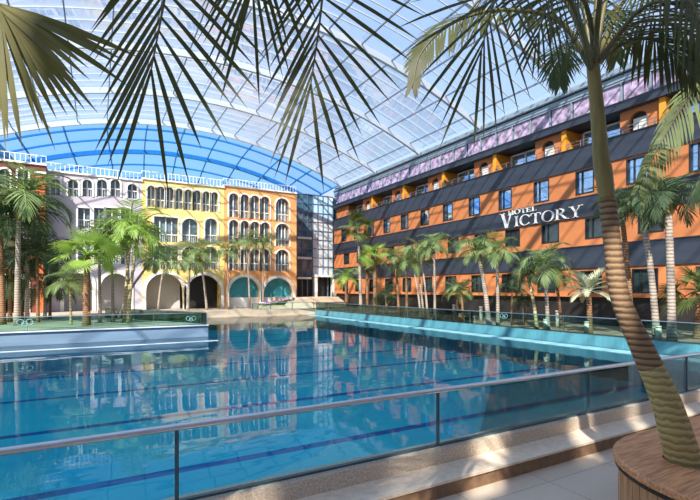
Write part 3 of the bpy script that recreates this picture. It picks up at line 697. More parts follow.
# ------------------------------------------------------------------ planter bench
pl = thing('planter_bench', 'curved walnut planter bench around the leaning palm at the lower right', 'planter', (7.2, 1.75, FL))
pc = (5.35, 1.75); PR = 1.2; PXR = 10.5; PZ = 0.96
def stadium(r, n=28):
    pts = [(pc[0]+r*math.cos(PI/2+PI*i/n), pc[1]+r*math.sin(PI/2+PI*i/n)) for i in range(n+1)]
    return pts+[(PXR+r*math.cos(-PI/2+PI*i/n), pc[1]+r*math.sin(-PI/2+PI*i/n)) for i in range(n+1)]
def loft(rings, org):
    b = MB(org); n = len(rings[0][0]); vs = []; fs = []
    for pts, z in rings: vs += [(p[0], p[1], z) for p in pts]
    for k in range(len(rings)-1):
        for i in range(n): fs.append((k*n+i, k*n+(i+1) % n, (k+1)*n+(i+1) % n, (k+1)*n+i))
    b.add(vs, fs); return b
HC = Vector((5.03, 2.18)); HR = 0.24
hole = [(HC.x+HR*math.cos(2*PI*i/58+PI/2), HC.y+HR*math.sin(2*PI*i/58+PI/2)) for i in range(58)]
S0 = stadium(PR)
S0h = hole
def near_hole(r): return stadium(r)
b = loft([(stadium(PR-0.02), PZ-0.085), (stadium(PR), PZ-0.07), (stadium(PR), PZ-0.02), (stadium(PR-0.02), PZ), (S0h, PZ), (S0h, PZ-0.25)], pl.location)
o = b.build('seat_top', M['wood'], pl); fix_normals(o)
b = loft([(stadium(PR-0.04), PZ-0.13), (stadium(PR-0.015), PZ-0.12), (stadium(PR-0.015), PZ-0.085)], pl.location); b.build('shadow_rim', M['shade_shell_black'], pl)  # black ring stands in for the shadow line under the seat edge
b = MB(pl.location); SL = stadium(PR-0.07, 40)
tot = len(SL)
def walk(pts, step):
    acc = [pts[0]]; 
    out_ = []; cur = Vector(pts[0]); i = 1; need = 0.0
    for q in pts[1:]+[pts[0]]:
        q = Vector(q); seg = (q-cur).length; t = (q-cur)/seg if seg > 0 else Vector((0, 0)); s_ = need
        while s_ < seg: out_.append((cur+t*s_, t)); s_ += step
        need = s_-seg; cur = q
    return out_
for p, t in walk(SL, 0.105):
    a = Vector((p.x, p.y, FL+0.04)); sd = Vector((t.x, t.y, 0))*0.048; nn = Vector((t.y, -t.x, 0))*0.02
    b.hexa([a-sd-nn, a+sd-nn, a+sd+nn, a-sd+nn]+[q+Vector((0, 0, PZ-0.125-FL-0.04)) for q in (a-sd-nn, a+sd-nn, a+sd+nn, a-sd+nn)])
M['slat'] = mat('walnut_slat', (0.50, 0.26, 0.12), 0.5, 0.4, 2.0, stretch=(8, 8, 0.8))
b.build('slatted_side', M['slat'], pl)
b = loft([(stadium(PR-0.1), FL), (stadium(PR-0.1), PZ-0.1)], pl.location); b.build('inner_shell', M['shade_shell_black'], pl)
b = MB(pl.location); b.tube([(HC.x, HC.y, PZ-0.25), (HC.x, HC.y, PZ-0.14)], [HR-0.005, HR-0.005], 24); b.build('soil', M['soil'], pl)

# ------------------------------------------------------------------ palms
def spline(P, n):
    P = [Vector(p) for p in P]; Q = [P[0]*2-P[1]]+P+[P[-1]*2-P[-2]]; out_ = []
    for i in range(len(P)-1):
        a, b_, c_, d_ = Q[i:i+4]
        for k in range(n):
            t = k/n
            out_.append(0.5*((2*b_)+(c_-a)*t+(2*a-5*b_+4*c_-d_)*t*t+(3*b_-a-3*c_+d_)*t**3))
    out_.append(P[-1]); return out_
def strip(mb, p, d, L, w, nrm, droop, segs=3):
    d = d.normalized(); pts = []; cur = p.copy(); dd = d.copy(); st = L/segs
    for k in range(segs+1):
        pts.append(cur.copy()); dd = (dd+Vector((0, 0, -1))*droop).normalized(); cur = cur+dd*st
    prof = [0.55, 1.0, 0.8, 0.0] if segs == 3 else ([0.5, 1.0, 0.0] if segs == 2 else [0.5, 0.9, 1.0, 0.75, 0.0])
    vs = []; fs = []
    for k, q in enumerate(pts):
        t = (pts[min(k+1, segs)]-pts[max(k-1, 0)]).normalized(); sd = t.cross(nrm)
        if sd.length < 1e-3: sd = t.cross(Vector((0.3, 0.5, 0.8)))
        sd.normalize(); sd *= w*prof[k]/2
        if k < segs: vs += [q-sd, q+sd]
        else: vs.append(q)
    for k in range(segs-1): fs.append((2*k, 2*k+1, 2*k+3, 2*k+2))
    fs.append((2*segs-2, 2*segs-1, 2*segs)); mb.add(vs, fs)
def frond_mb(curve, pairs, L, w, nrm0, droop=0.12, phi0=68, phi1=22, start=0.15, seed=0, lift=0.25, segs=3, org=(0, 0, 0), lenprof=None, jitter=0.12, splitlr=None, gam=1.0):
    rnd = random.Random(seed); mb = MB(org); n = len(curve)
    for i in range(pairs):
        s = start+(1-start)*(i+0.5)/pairs; f = s*(n-1); k = min(int(f), n-2); p = curve[k].lerp(curve[k+1], f-k)
        t = (curve[min(k+2, n-1)]-curve[max(k-1, 0)]).normalized()
        sd = t.cross(Vector(nrm0)); 
        if sd.length < 1e-3: sd = Vector((1, 0, 0))
        sd.normalize(); nn = sd.cross(t).normalized()
        u = (s-start)/(1-start)
        phi = math.radians(phi1+(phi0-phi1)*(1-u)**gam)
        ll = L*(lenprof(u) if lenprof else (0.55+0.75*math.sin(PI*min(1, u*0.85+0.12))**0.8)*(1-0.45*u*u))
        for sg in (-1, 1):
            ph = phi*(1+rnd.uniform(-jitter, jitter))*(splitlr[0] if splitlr and sg < 0 else (splitlr[1] if splitlr else 1))
            d = t*math.cos(ph)+sd*sg*math.sin(ph)+nn*lift*math.sin(ph)*(1+rnd.uniform(-0.4, 0.4))
            strip(mb, p, d, ll*(1+rnd.uniform(-jitter, jitter)), w*(1+rnd.uniform(-0.15, 0.15)), nn, droop*(1+rnd.uniform(-0.3, 0.3)), segs)
    return mb
def arc_curve(e0, length, bend, n=14):
    p = Vector((0, 0, 0)); out_ = [p.copy()]; e = e0
    for i in range(n):
        e -= bend/n*(0.5+i/n); p = p+Vector((math.cos(e), 0, math.sin(e)))*(length/n); out_.append(p.copy())
    return out_
def make_frond_mesh(name, m, e0, length, bend, pairs, L, w, droop, seed, phi0=68, phi1=22, lift=0.25):
    cv = arc_curve(e0, length, bend)
    mb = frond_mb(cv, pairs, L, w, (0, 0, 1), droop, phi0, phi1, 0.14, seed, lift)
    mb.tube(cv, [0.030*length/2*(1-0.8*i/(len(cv)-1))+0.004 for i in range(len(cv))], 5)
    me = bpy.data.meshes.new(name); me.from_pydata(mb.v, [], mb.f); me.materials.append(m); me.update()
    return me
def fan_leaf_mesh(name, m, pet, R, seed, e0=0.6, spread=2.2, nseg=22):
    rnd = random.Random(seed); mb = MB(); cv = arc_curve(e0, pet, 0.5, 6); mb.tube(cv, [0.022, 0.02, 0.018, 0.016, 0.014, 0.012, 0.01], 5)
    h = cv[-1]; t = (cv[-1]-cv[-2]).normalized(); sd = Vector((0, 1, 0)); nn = sd.cross(t) * -1
    for i in range(nseg):
        a = -spread+2*spread*i/(nseg-1); d = t*math.cos(a)+sd*math.sin(a)+nn*0.12
        strip(mb, h, d, R*(0.8+0.2*math.cos(a))*(1+rnd.uniform(-0.08, 0.08)), R*0.070, nn+sd*rnd.uniform(-0.3, 0.3), 0.16, 3)
    me = bpy.data.meshes.new(name); me.from_pydata(mb.v, [], mb.f); me.materials.append(m); me.update()
    return me
FR = {}
for key, m in (('leaf', M['leaf']), ('dark', M['leaf_dark']), ('bright', M['leaf_bright'])):
    FR[key] = [make_frond_mesh('frond', m, e0, 1.0, bd, 20, 0.34, 0.022, dr, i) for i, (e0, bd, dr) in enumerate(((1.3, 1.9, 0.16), (0.95, 2.2, 0.22), (0.6, 2.3, 0.28), (0.2, 1.9, 0.34)))]
FR['silver'] = [make_frond_mesh('frond', M['leaf_silver'], e0, 1.0, bd, 24, 0.24, 0.030, 0.05, 30+i, 55, 25, 0.3) for i, (e0, bd) in enumerate(((1.2, 0.9), (0.8, 1.1), (0.35, 1.1), (-0.05, 0.9)))]
FR['fan'] = [fan_leaf_mesh('fan_frond', M['leaf'], 0.5, 0.58, i, e0, 2.1) for i, e0 in enumerate((1.3, 0.8, 0.3, -0.3))]
FR['fanbright'] = [fan_leaf_mesh('fan_frond', M['leaf_bright'], 0.5, 0.58, i, e0, 2.1) for i, e0 in enumerate((1.3, 0.8, 0.3, -0.3))]
FR['fansilver'] = [fan_leaf_mesh('fan_frond', M['leaf_sun'], 0.5, 0.58, i, e0, 2.1) for i, e0 in enumerate((1.3, 0.8, 0.3, -0.3))]
PSEED = [100]
def palm(label, stems, kind, flen, nf, trunk='pale_trunk', r0=0.11, r1=0.07, group='palms along the hotel promenade', shaft=True, skirt=False, name='palm_tree'):
    """stems: list of (base point, crown point, fronds fraction); each stem keeps its own trunk and fronds"""
    base = Vector(stems[0][0]); root = thing(name, label, 'palm', base, group)
    for bp, cp in stems:
        PSEED[0] += 1; rnd = random.Random(PSEED[0]); bp, cp = Vector(bp), Vector(cp)
        mid = bp.lerp(cp, 0.5)+Vector(((cp.x-bp.x)*-0.12, (cp.y-bp.y)*-0.12, 0)); cv = spline([bp-Vector((0, 0, 0.02)), mid, cp], 8)
        n = len(cv); b = MB(base)
        b.tube(cv, [r0*(1.25-0.25*min(1, i/3.0))*(1-i/(n-1))+r1*(i/(n-1)) for i in range(n)], 10)
        b.build('trunk', M[trunk], root, True)
        if shaft:
            ta = (cv[-1]-cv[-3]).normalized(); b = MB(base); h = flen*0.28
            b.tube([cp-ta*h, cp-ta*h*0.7, cp-ta*h*0.2, cp+ta*h*0.25], [r1*1.25, r1*1.35, r1*1.0, r1*0.5], 10); b.build('crownshaft', M['shaft'], root, True)
        if skirt:
            b = MB(base)
            for i in range(26):
                a = rnd.uniform(0, 2*PI); z = rnd.uniform(0.1, 0.7); p = bp.lerp(cp, z)+Vector((math.cos(a), math.sin(a), 0))*r0
                strip(b, p, Vector((math.cos(a), math.sin(a), 0.5)), 0.32, 0.10, Vector((0, 0, 1)), 0.5, 2)
            tag(b.build('fibre_skirt', M['fibre'], root), kind='stuff')
        for i in range(nf):
            lev = i/(nf-1) if nf > 1 else 0; v = min(3, int(lev*4)); az = i*2.39996+rnd.uniform(-0.25, 0.25)
            o = bpy.data.objects.new('frond', FR[kind][v]); C.objects.link(o); o.parent = root
            o.location = cp-base+Vector((0, 0, 0.05*flen)); tw = 0.9 if kind.startswith('fan') else 0.25; o.rotation_euler = (rnd.uniform(-tw, tw), rnd.uniform(-0.12, 0.12), az)
            s = flen*(1+rnd.uniform(-0.14, 0.12)); o.scale = (s, s, s)
    return root
def gX(x, X):          # ground point on the promenade under photo column x
    p = at_X(x, 320, X); return Vector((X, p.y, ZP-0.01))
def gY(x, Y, z=None):
    p = at_Y(x, 320, Y); return Vector((p.x, Y, (Z0 if z is None else z)-0.01))
# right, from far to near
palm('tall fan palm with slender grey trunk at the far left end of the hotel', [(gX(361, 21.6), at_X(358, 229, 21.6))], 'fansilver', 2.0, 18, 'pale_trunk', 0.16, 0.12, shaft=False)
palm('young bright green palm with orange brown stem left of the tall fan palm', [(gX(347, 22.0), at_X(346, 279, 22.0))], 'bright', 1.9, 12, 'brown_trunk', 0.20, 0.16, shaft=False)
palm('fan palm with shaggy brown trunk just right of the tall fan palm', [(gX(375, 22.2), at_X(375, 256, 22.2))], 'fanbright', 1.7, 15, 'brown_trunk', 0.2, 0.15, shaft=False)
palm('short fan palm with brown trunk between the tall and the shaggy fan palms', [(gX(367, 22.8), at_X(367, 268, 22.8))], 'fan', 1.4, 12, 'brown_trunk', 0.18, 0.14, shaft=False)
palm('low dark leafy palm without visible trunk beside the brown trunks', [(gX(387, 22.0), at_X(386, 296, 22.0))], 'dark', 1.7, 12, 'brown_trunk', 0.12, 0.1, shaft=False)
palm('feathery palm with two thin brown trunks left of the double cane palm', [(gX(399, 21.6), at_X(395, 260, 21.6)), (gX(407, 21.9), at_X(406, 264, 21.9))], 'leaf', 1.7, 12, 'brown_trunk', 0.12, 0.08)
palm('feathery palm with three pale leaning canes in the middle of the promenade', [(gX(421, 21.4), at_X(412.5, 264, 21.4)), (gX(428, 21.2), at_X(419.5, 250, 21.2)), (gX(424, 21.7), at_X(415, 256, 21.7))], 'leaf', 1.75, 9, 'pale_trunk', 0.09, 0.06)
palm('feathery palm with one upright pale trunk right of the three canes', [(gX(435, 21.3), at_X(434, 247, 21.3))], 'leaf', 1.8, 14, 'pale_trunk', 0.10, 0.07)
palm('small bushy palm with two short stems between the upright palms', [(gX(463, 21.2), at_X(461.5, 291, 21.2)), (gX(457.5, 21.8), at_X(457, 293, 21.8))], 'leaf', 1.45, 10, 'brown_trunk', 0.08, 0.06, shaft=False)
palm('tall royal palm with leaning pale trunk and arching crown mid promenade', [(gX(489, 20.7), at_X(478, 252, 20.7))], 'leaf', 2.05, 16, 'pale_trunk', 0.15, 0.11)
palm('feathery palm with straight thin trunk right of the leaning royal palm', [(gX(498, 20.8), at_X(497, 254, 20.8))], 'leaf', 1.7, 14, 'pale_trunk', 0.11, 0.08)
palm('palm with yellow slanted cane and drooping dull crown under the sign', [(gX(537, 20.8), at_X(528, 276, 20.8))], 'dark', 1.5, 13, 'yellow_trunk', 0.10, 0.075)
palm('feathery palm with white upright trunk under the end of the sign', [(gX(548, 20.7), at_X(544.5, 267, 20.7))], 'leaf', 1.85, 16, 'pale_trunk', 0.11, 0.08)
palm('thin palm with slanted brown trunk left of the silvery date palm', [(gX(561.5, 22.2), at_X(556, 280, 22.2))], 'leaf', 1.2, 11, 'brown_trunk', 0.09, 0.07)
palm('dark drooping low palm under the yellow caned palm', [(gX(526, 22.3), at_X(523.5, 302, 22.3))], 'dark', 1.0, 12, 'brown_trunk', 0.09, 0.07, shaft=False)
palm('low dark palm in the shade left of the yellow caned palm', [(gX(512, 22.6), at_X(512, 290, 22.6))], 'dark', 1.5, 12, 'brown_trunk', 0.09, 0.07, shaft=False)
palm('silvery white date palm with short brown trunk left of the big foreground trunk', [(gX(590, 21.0), at_X(588.5, 292, 21.0))], 'silver', 1.45, 20, 'brown_trunk', 0.13, 0.12, shaft=False)
palm('palm with red brown trunk half hidden behind the big foreground trunk', [(gX(632, 21.6), at_X(621, 207, 21.6))], 'dark', 1.8, 16, 'brown_trunk', 0.13, 0.10)
palm('tall palm with leaning pale trunk next to the right edge pair', [(gX(657, 20.8), at_X(642, 211, 20.8))], 'dark', 1.7, 16, 'pale_trunk', 0.14, 0.11)
palm('tall palm with thick upright ringed trunk nearest the right edge', [(gX(672, 20.6), at_X(668, 202, 20.6))], 'dark', 1.9, 18, 'pale_trunk', 0.16, 0.13)
palm('low rusty green palm at the right edge against the orange wall', [(gX(697, 22.5), at_X(699, 292, 22.5))], 'fansilver', 1.6, 12, 'brown_trunk', 0.14, 0.1, shaft=False)
# left island
IG = 'palms on the left island'
def L_(x, Y): return gY(x, Y, Z0)
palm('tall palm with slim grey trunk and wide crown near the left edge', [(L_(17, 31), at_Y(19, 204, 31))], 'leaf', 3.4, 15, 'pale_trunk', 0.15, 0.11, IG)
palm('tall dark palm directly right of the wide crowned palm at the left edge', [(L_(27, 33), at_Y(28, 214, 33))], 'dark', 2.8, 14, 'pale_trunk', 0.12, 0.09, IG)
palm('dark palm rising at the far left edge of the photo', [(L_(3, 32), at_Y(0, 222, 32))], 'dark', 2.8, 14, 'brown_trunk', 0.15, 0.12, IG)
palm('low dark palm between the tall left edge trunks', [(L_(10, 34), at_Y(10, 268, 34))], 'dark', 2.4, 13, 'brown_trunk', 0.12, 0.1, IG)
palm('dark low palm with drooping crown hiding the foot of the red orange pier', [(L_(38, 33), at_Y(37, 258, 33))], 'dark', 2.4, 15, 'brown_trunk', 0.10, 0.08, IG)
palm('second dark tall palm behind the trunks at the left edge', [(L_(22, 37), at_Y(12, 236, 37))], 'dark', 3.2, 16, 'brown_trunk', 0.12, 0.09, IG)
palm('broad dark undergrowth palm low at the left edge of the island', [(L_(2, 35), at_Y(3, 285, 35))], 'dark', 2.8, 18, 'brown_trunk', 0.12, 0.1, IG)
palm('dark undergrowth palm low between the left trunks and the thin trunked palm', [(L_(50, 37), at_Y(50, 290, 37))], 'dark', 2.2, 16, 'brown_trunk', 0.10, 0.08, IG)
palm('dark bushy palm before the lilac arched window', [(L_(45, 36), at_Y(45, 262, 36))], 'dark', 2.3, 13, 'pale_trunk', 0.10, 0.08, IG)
palm('fan palm with thick orange brown shaggy trunk on the island', [(L_(86.5, 29), at_Y(87, 256, 29))], 'fanbright', 1.9, 16, 'brown_trunk', 0.19, 0.16, IG, shaft=False, skirt=True)
palm('small fine leaved palm with thin trunk left of the shaggy fan palm', [(L_(71, 30), at_Y(70, 284, 30))], 'leaf', 1.5, 13, 'yellow_trunk', 0.07, 0.06, IG)
palm('feathery palm with two thin pale stems right of the shaggy fan palm', [(L_(100, 31), at_Y(99, 240, 31)), (L_(113, 31.5), at_Y(111, 238, 31.5))], 'leaf', 2.0, 12, 'pale_trunk', 0.10, 0.07, IG)
palm('bushy bright palm with crossing pale canes in the middle of the island', [(L_(128, 30), at_Y(138, 234, 30)), (L_(124, 30.6), at_Y(132, 226, 30.6)), (L_(130, 31), at_Y(126, 240, 31))], 'bright', 2.3, 11, 'yellow_trunk', 0.10, 0.08, IG)
palm('drooping palm with slim trunk at the right end of the island group', [(L_(118, 34), at_Y(150, 262, 34))], 'leaf', 1.9, 12, 'pale_trunk', 0.09, 0.07, IG)
# palms before the arcades
AG = 'palms in front of the arcade buildings'
palm('twin stemmed palm before the dark portal of the yellow building', [(gY(188, 46.2), at_Y(190, 262, 46.2)), (gY(207, 46.4), at_Y(199, 255, 46.4))], 'leaf', 2.6, 12, 'pale_trunk', 0.12, 0.09, AG)
palm('slim palm at the joint of the yellow and apricot buildings', [(gY(229, 46.4), at_Y(227, 252, 46.4))], 'leaf', 2.2, 13, 'pale_trunk', 0.10, 0.08, AG)
palm('slim palm before the left teal portal', [(gY(250, 46.3), at_Y(246, 242, 46.3))], 'leaf', 2.2, 13, 'pale_trunk', 0.10, 0.08, AG)
palm('slim palm between the two teal portals', [(gY(263, 46.8), at_Y(263.5, 243, 46.8))], 'leaf', 2.0, 12, 'pale_trunk', 0.09, 0.07, AG)
palm('palm before the white portal of the yellow building', [(gY(158, 46), at_Y(165, 262, 46))], 'leaf', 2.5, 12, 'pale_trunk', 0.11, 0.08, AG)

# ------------------------------------------------------------------ big foreground palm in the planter
fp = [(684, 461, 4.38), (666, 402, 4.42), (643, 350, 4.47), (621, 300, 4.52), (613, 250, 4.57), (607.5, 200, 4.62)]
cpn = [(607.5, 200, 4.62), (604, 176, 4.65), (601, 155, 4.67), (598, 120, 4.70), (596, 98, 4.73), (593, 66, 4.76)]
tp = [at_d(*p) for p in fp]; tp[0] = Vector((HC.x-0.02, HC.y+0.02, PZ-0.16)); base = Vector((HC.x, HC.y, PZ-0.14))
big = thing('palm_tree', 'large leaning foreground palm growing through the walnut planter bench', 'palm', base)
cv = spline(tp, 6); n = len(cv); k = 11
def rr(i): 
    u = i/(n-1); return 0.078+0.085*(1-u)**2.2
b = MB(base); b.tube(cv[:k], [rr(i) for i in range(k)], 18); b.build('trunk', M['trunk_low'], big, True)
b = MB(base)
dense = []; rads = []
for i in range(k-1, n-1):
    for q in range(6):
        dense.append(cv[i].lerp(cv[i+1], q/6)); rads.append((rr(i)*(1-q/6)+rr(i+1)*q/6)*(1.015 if q in (0, 1) else 1.0))
dense.append(cv[-1]); rads.append(rr(n-1)); b.tube(dense, rads, 18); b.build('ringed_trunk', M['trunk'], big, True)
sp = spline([at_d(*p) for p in cpn], 6); ns = len(sp)
b = MB(base); b.tube(sp, [0.073+0.012*math.exp(-((i/(ns-1)-0.26)/0.16)**2) - 0.010*max(0, i/(ns-1)-0.4)/0.6 for i in range(ns)], 18); b.build('crownshaft', M['shaft'], big, True)
CD = 4.76
camdir = Vector((SN, CS, 0)); camright = Vector((CS, -SN, 0))
def near_frond(root, pts, pairs, L, w, nrm, m, droop, phi0, phi1, start, seed, lift=0.1, lenprof=None, splitlr=None, rr0=0.03, segs=4, jit=0.1, gam=1.0):
    cv = spline([at_d(*p) if len(p) == 3 else Vector(p[0]) for p in pts], 8)
    mb = frond_mb(cv, pairs, L, w, nrm, droop, phi0, phi1, start, seed, lift, segs, root.location, lenprof, jit, splitlr, gam)
    f = mb.build('frond', m, root)
    b = MB(root.location); nn = len(cv); b.tube(cv, [rr0*(1-0.85*i/(nn-1)) for i in range(nn)], 7); b.build('leaf_stalk', M['rachis'], f, True)
    return f
UPV = (0, 0, 1)
NL = M['leaf_near']
# arch to the left
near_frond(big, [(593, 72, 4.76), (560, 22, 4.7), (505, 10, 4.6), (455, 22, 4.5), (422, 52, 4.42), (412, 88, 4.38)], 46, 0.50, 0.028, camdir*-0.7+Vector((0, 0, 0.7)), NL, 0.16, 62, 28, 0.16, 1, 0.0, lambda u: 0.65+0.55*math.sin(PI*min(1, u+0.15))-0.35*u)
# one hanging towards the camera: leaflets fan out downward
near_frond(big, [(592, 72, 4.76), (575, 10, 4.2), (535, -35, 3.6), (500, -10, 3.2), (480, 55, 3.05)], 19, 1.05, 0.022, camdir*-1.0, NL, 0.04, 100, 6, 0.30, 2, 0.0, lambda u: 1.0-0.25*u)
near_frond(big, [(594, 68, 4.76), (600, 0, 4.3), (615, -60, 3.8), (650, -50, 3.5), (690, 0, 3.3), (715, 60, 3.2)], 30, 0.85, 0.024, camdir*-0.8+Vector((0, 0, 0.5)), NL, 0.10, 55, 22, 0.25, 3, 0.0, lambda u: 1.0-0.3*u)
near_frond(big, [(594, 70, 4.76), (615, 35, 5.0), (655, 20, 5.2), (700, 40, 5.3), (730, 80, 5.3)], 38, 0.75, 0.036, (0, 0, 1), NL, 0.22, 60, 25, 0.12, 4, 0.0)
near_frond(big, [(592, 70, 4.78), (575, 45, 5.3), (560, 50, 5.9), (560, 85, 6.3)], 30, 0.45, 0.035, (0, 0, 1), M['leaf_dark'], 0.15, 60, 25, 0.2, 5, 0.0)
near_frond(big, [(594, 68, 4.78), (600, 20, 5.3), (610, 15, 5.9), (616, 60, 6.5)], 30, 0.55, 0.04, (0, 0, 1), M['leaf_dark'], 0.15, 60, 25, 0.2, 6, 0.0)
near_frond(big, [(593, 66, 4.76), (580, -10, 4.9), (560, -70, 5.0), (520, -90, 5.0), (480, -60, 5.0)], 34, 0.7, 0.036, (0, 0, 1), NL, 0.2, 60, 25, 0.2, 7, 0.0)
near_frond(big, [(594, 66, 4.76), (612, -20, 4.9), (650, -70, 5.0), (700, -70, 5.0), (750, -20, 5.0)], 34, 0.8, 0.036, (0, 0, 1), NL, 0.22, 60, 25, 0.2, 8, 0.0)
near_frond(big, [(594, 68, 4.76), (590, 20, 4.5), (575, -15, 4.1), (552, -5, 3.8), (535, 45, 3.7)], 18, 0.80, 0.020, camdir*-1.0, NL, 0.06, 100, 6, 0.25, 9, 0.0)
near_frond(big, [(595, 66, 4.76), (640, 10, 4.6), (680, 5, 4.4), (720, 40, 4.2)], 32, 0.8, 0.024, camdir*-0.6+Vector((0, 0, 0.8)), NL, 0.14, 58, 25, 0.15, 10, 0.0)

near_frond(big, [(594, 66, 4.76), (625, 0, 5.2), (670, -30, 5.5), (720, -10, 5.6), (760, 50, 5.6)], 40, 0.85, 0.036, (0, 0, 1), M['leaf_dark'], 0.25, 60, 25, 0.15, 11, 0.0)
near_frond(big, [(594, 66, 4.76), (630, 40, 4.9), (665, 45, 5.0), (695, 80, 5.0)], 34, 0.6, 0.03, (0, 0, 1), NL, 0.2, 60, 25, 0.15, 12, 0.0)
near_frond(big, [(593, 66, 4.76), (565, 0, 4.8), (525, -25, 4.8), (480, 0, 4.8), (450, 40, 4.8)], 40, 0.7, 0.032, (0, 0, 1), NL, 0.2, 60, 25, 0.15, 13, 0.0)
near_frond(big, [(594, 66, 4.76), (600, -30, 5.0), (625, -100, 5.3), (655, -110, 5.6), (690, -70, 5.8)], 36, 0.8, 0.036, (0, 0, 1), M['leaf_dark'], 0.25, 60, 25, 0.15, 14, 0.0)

# ------------------------------------------------------------------ palm hanging over the top of the view (trunk stands behind the viewpoint)
hb = Vector((-2.1, -1.6, FL)); hc = Vector((-0.6, -0.5, 5.6))
hp = thing('palm_tree', 'dark palm whose long fronds hang into the top left centre of the view', 'palm', hb)
b = MB(hb); cvv = spline([hb, hb.lerp(hc, 0.5)+Vector((-0.15, -0.1, 0)), hc], 8); b.tube(cvv, [0.15-0.06*i/(len(cvv)-1) for i in range(len(cvv))], 14); b.build('trunk', M['trunk'], hp, True)
near_frond(hp, [(hc,), (hc+Vector((0.35, 0.6, 0.45)),), (330, -240, 2.2), (327, -110, 2.45), (322, 0, 2.45), (310, 90, 2.4)], 21, 0.64, 0.021, camdir*-1, M['leaf_near'], 0.03, 64, 4, 0.42, 21, 0.0, lambda u: 1.0-0.1*u, (1.55, 0.75), rr0=0.022, gam=0.6)
near_frond(hp, [(hc,), (hc+Vector((0.05, 0.55, 0.40)),), (195, -230, 2.0), (182, -110, 2.25), (166, -10, 2.3), (150, 76, 2.25)], 19, 0.74, 0.024, camdir*-1, M['leaf_near'], 0.03, 64, 4, 0.42, 22, 0.0, lambda u: 1.0-0.12*u, (1.55, 0.75), rr0=0.022, gam=0.6)
near_frond(hp, [(hc,), (hc+Vector((0.2, 0.5, 0.5)),), (285, -260, 2.3), (275, -170, 2.6), (262, -80, 2.75), (252, -8, 2.75)], 20, 0.80, 0.024, camdir*-1, M['leaf_near'], 0.03, 64, 4, 0.42, 26, 0.0, lambda u: 1.0-0.12*u, (1.0, 0.8), rr0=0.022, gam=0.6)
near_frond(hp, [(hc,), (hc+Vector((-0.5, 0.3, 0.5)),), (hc+Vector((-1.1, 0.5, 0.3)),), (hc+Vector((-1.6, 0.6, -0.4)),)], 30, 0.6, 0.04, UPV, M['leaf_near'], 0.15, 60, 25, 0.2, 23)
near_frond(hp, [(hc,), (hc+Vector((0.6, -0.2, 0.5)),), (hc+Vector((1.3, -0.3, 0.3)),), (hc+Vector((1.9, -0.4, -0.4)),)], 30, 0.6, 0.04, UPV, M['leaf_near'], 0.15, 60, 25, 0.2, 24)
near_frond(hp, [(hc,), (hc+Vector((-0.1, -0.6, 0.5)),), (hc+Vector((-0.2, -1.3, 0.3)),), (hc+Vector((-0.3, -1.9, -0.4)),)], 30, 0.6, 0.04, UPV, M['leaf_near'], 0.15, 60, 25, 0.2, 25)
# fan palm at the top left corner
fb = Vector((-4.0, 1.1, FL)); fc = Vector((-3.4, 1.5, 5.2))
fpm = thing('fan_palm', 'fan palm with a sunlit olive leaf in the top left corner', 'palm', fb)
b = MB(fb); cvv = spline([fb, fb.lerp(fc, 0.5)+Vector((0.05, 0, 0)), fc], 8); b.tube(cvv, [0.17-0.05*i/(len(cvv)-1) for i in range(len(cvv))], 14); b.build('trunk', M['brown_trunk'], fpm, True)
def near_fan(hub, toward, R, seed, m, nseg=24, spread=1.25, nrm=None, bend=0.05):
    rnd = random.Random(seed); hub = Vector(hub); t = Vector(toward).normalized(); nrm = Vector(nrm or camdir*-1); sd = t.cross(nrm).normalized(); nn = sd.cross(t).normalized()
    mb = MB(fb)
    for i in range(nseg):
        a = -spread+2*spread*i/(nseg-1); d = t*math.cos(a)+sd*math.sin(a)+nn*rnd.uniform(-0.14, 0.14)
        strip(mb, hub, d, R*(1+rnd.uniform(-0.14, 0.1)), 0.040*R/0.8, nn+sd*rnd.uniform(-0.5, 0.5), bend, 4)
    f = mb.build('fan_frond', m, fpm)
    cvv = spline([fc, fc.lerp(hub, 0.5)+Vector((0, 0, 0.3)), hub], 8); b = MB(fb); b.tube(cvv, [0.02-0.008*i/(len(cvv)-1) for i in range(len(cvv))], 7); b.build('leaf_stalk', M['rachis'], f, True)
near_fan(at_d(-4, 4, 2.7), Vector((0, 0, -1))+camright*0.55, 0.84, 1, M['leaf_fan'], 24, 0.86)
near_fan(at_d(-90, -40, 3.2), Vector((0, 0, -1))+camright*0.2, 0.8, 2, M['leaf_fan'], 22, 1.4)
near_fan(fc+Vector((-0.8, -0.6, 0.4)), Vector((-1, -0.8, 0.1)), 0.9, 3, M['leaf_fan'], 22, 1.6, (0, 0, 1))
near_fan(fc+Vector((0.2, -0.8, 0.5)), Vector((0.3, -1, 0.2)), 0.9, 4, M['leaf_fan'], 22, 1.6, (0, 0, 1))
near_fan(fc+Vector((-0.3, 0.4, 0.9)), Vector((-0.4, 0.3, 1)), 0.9, 5, M['leaf_fan'], 22, 1.6, camdir)
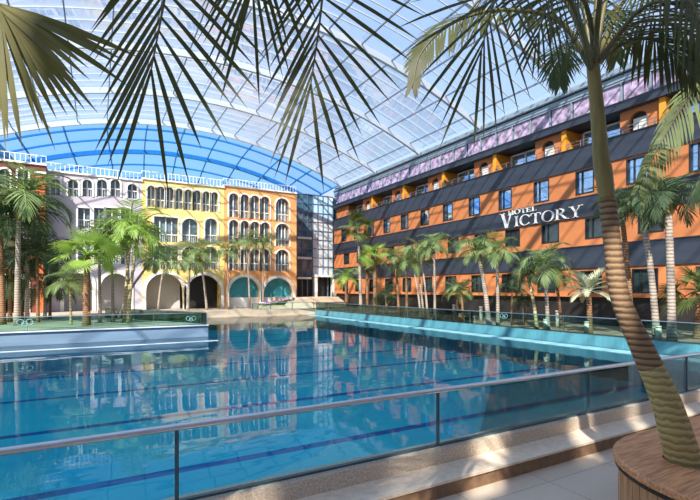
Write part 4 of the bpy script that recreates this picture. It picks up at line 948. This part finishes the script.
# ------------------------------------------------------------------ sunlit palm leaning in from the right edge
rb = Vector((10.9, 2.5, FL)); rc = at_d(790, 95, 8.2)
rp = thing('palm_tree', 'palm with sunlit pale green hanging leaflets at the right edge', 'palm', (rc.x, rc.y, FL)); rb = rp.location.copy()
b = MB(rb); cvv = spline([rb, rb.lerp(rc, 0.5), rc], 8); b.tube(cvv, [0.16-0.05*i/(len(cvv)-1) for i in range(len(cvv))], 14); b.build('trunk', M['pale_trunk'], rp, True)
near_frond(rp, [(790, 95, 8.2), (745, 65, 7.9), (700, 85, 7.6), (668, 130, 7.4), (640, 185, 7.3)], 46, 0.80, 0.036, camdir*-0.6+Vector((0, 0, 0.7)), M['leaf_sun'], 0.35, 62, 22, 0.12, 31, 0.0, lambda u: 1.05-0.35*u)
near_frond(rp, [(790, 95, 8.2), (750, 110, 8.6), (715, 150, 8.8), (690, 200, 8.8)], 44, 0.9, 0.035, (0, 0, 1), M['leaf_dark'], 0.35, 58, 25, 0.12, 32, 0.0)
near_frond(rp, [(790, 95, 8.2), (830, 60, 8.0), (880, 80, 7.8), (910, 130, 7.7)], 40, 0.9, 0.05, (0, 0, 1), M['leaf_sun'], 0.3, 58, 25, 0.12, 33, 0.0)
near_frond(rp, [(790, 95, 8.2), (800, 20, 8.3), (810, -10, 8.8), (815, 20, 9.4)], 40, 0.9, 0.05, (0, 0, 1), M['leaf'], 0.3, 58, 25, 0.12, 34, 0.0)
# orange red pier beside the lilac building
pa, pb = at_Y(36.5, 200, 47.6), at_Y(45.5, 200, 47.6)
pr = thing('corner_pier', 'orange red corner pier between the dark left building and the lilac building', 'pier', ((pa.x+pb.x)/2, 47.6, Z0))
b = MB(pr.location); b.box(pa.x, pb.x, 47.1, 47.7, Z0, at_Y(41, 174, 47.1).z); b.build('shaft', mat('orange_red_render', (0.72, 0.16, 0.05), 0.75, 0.1, 0.8), pr)
b = MB(pr.location); z = at_Y(41, 174, 47.1).z; b.box(pa.x-0.1, pb.x+0.1, 47.0, 47.75, z, z+0.2); b.build('cap', M['cream'], pr)
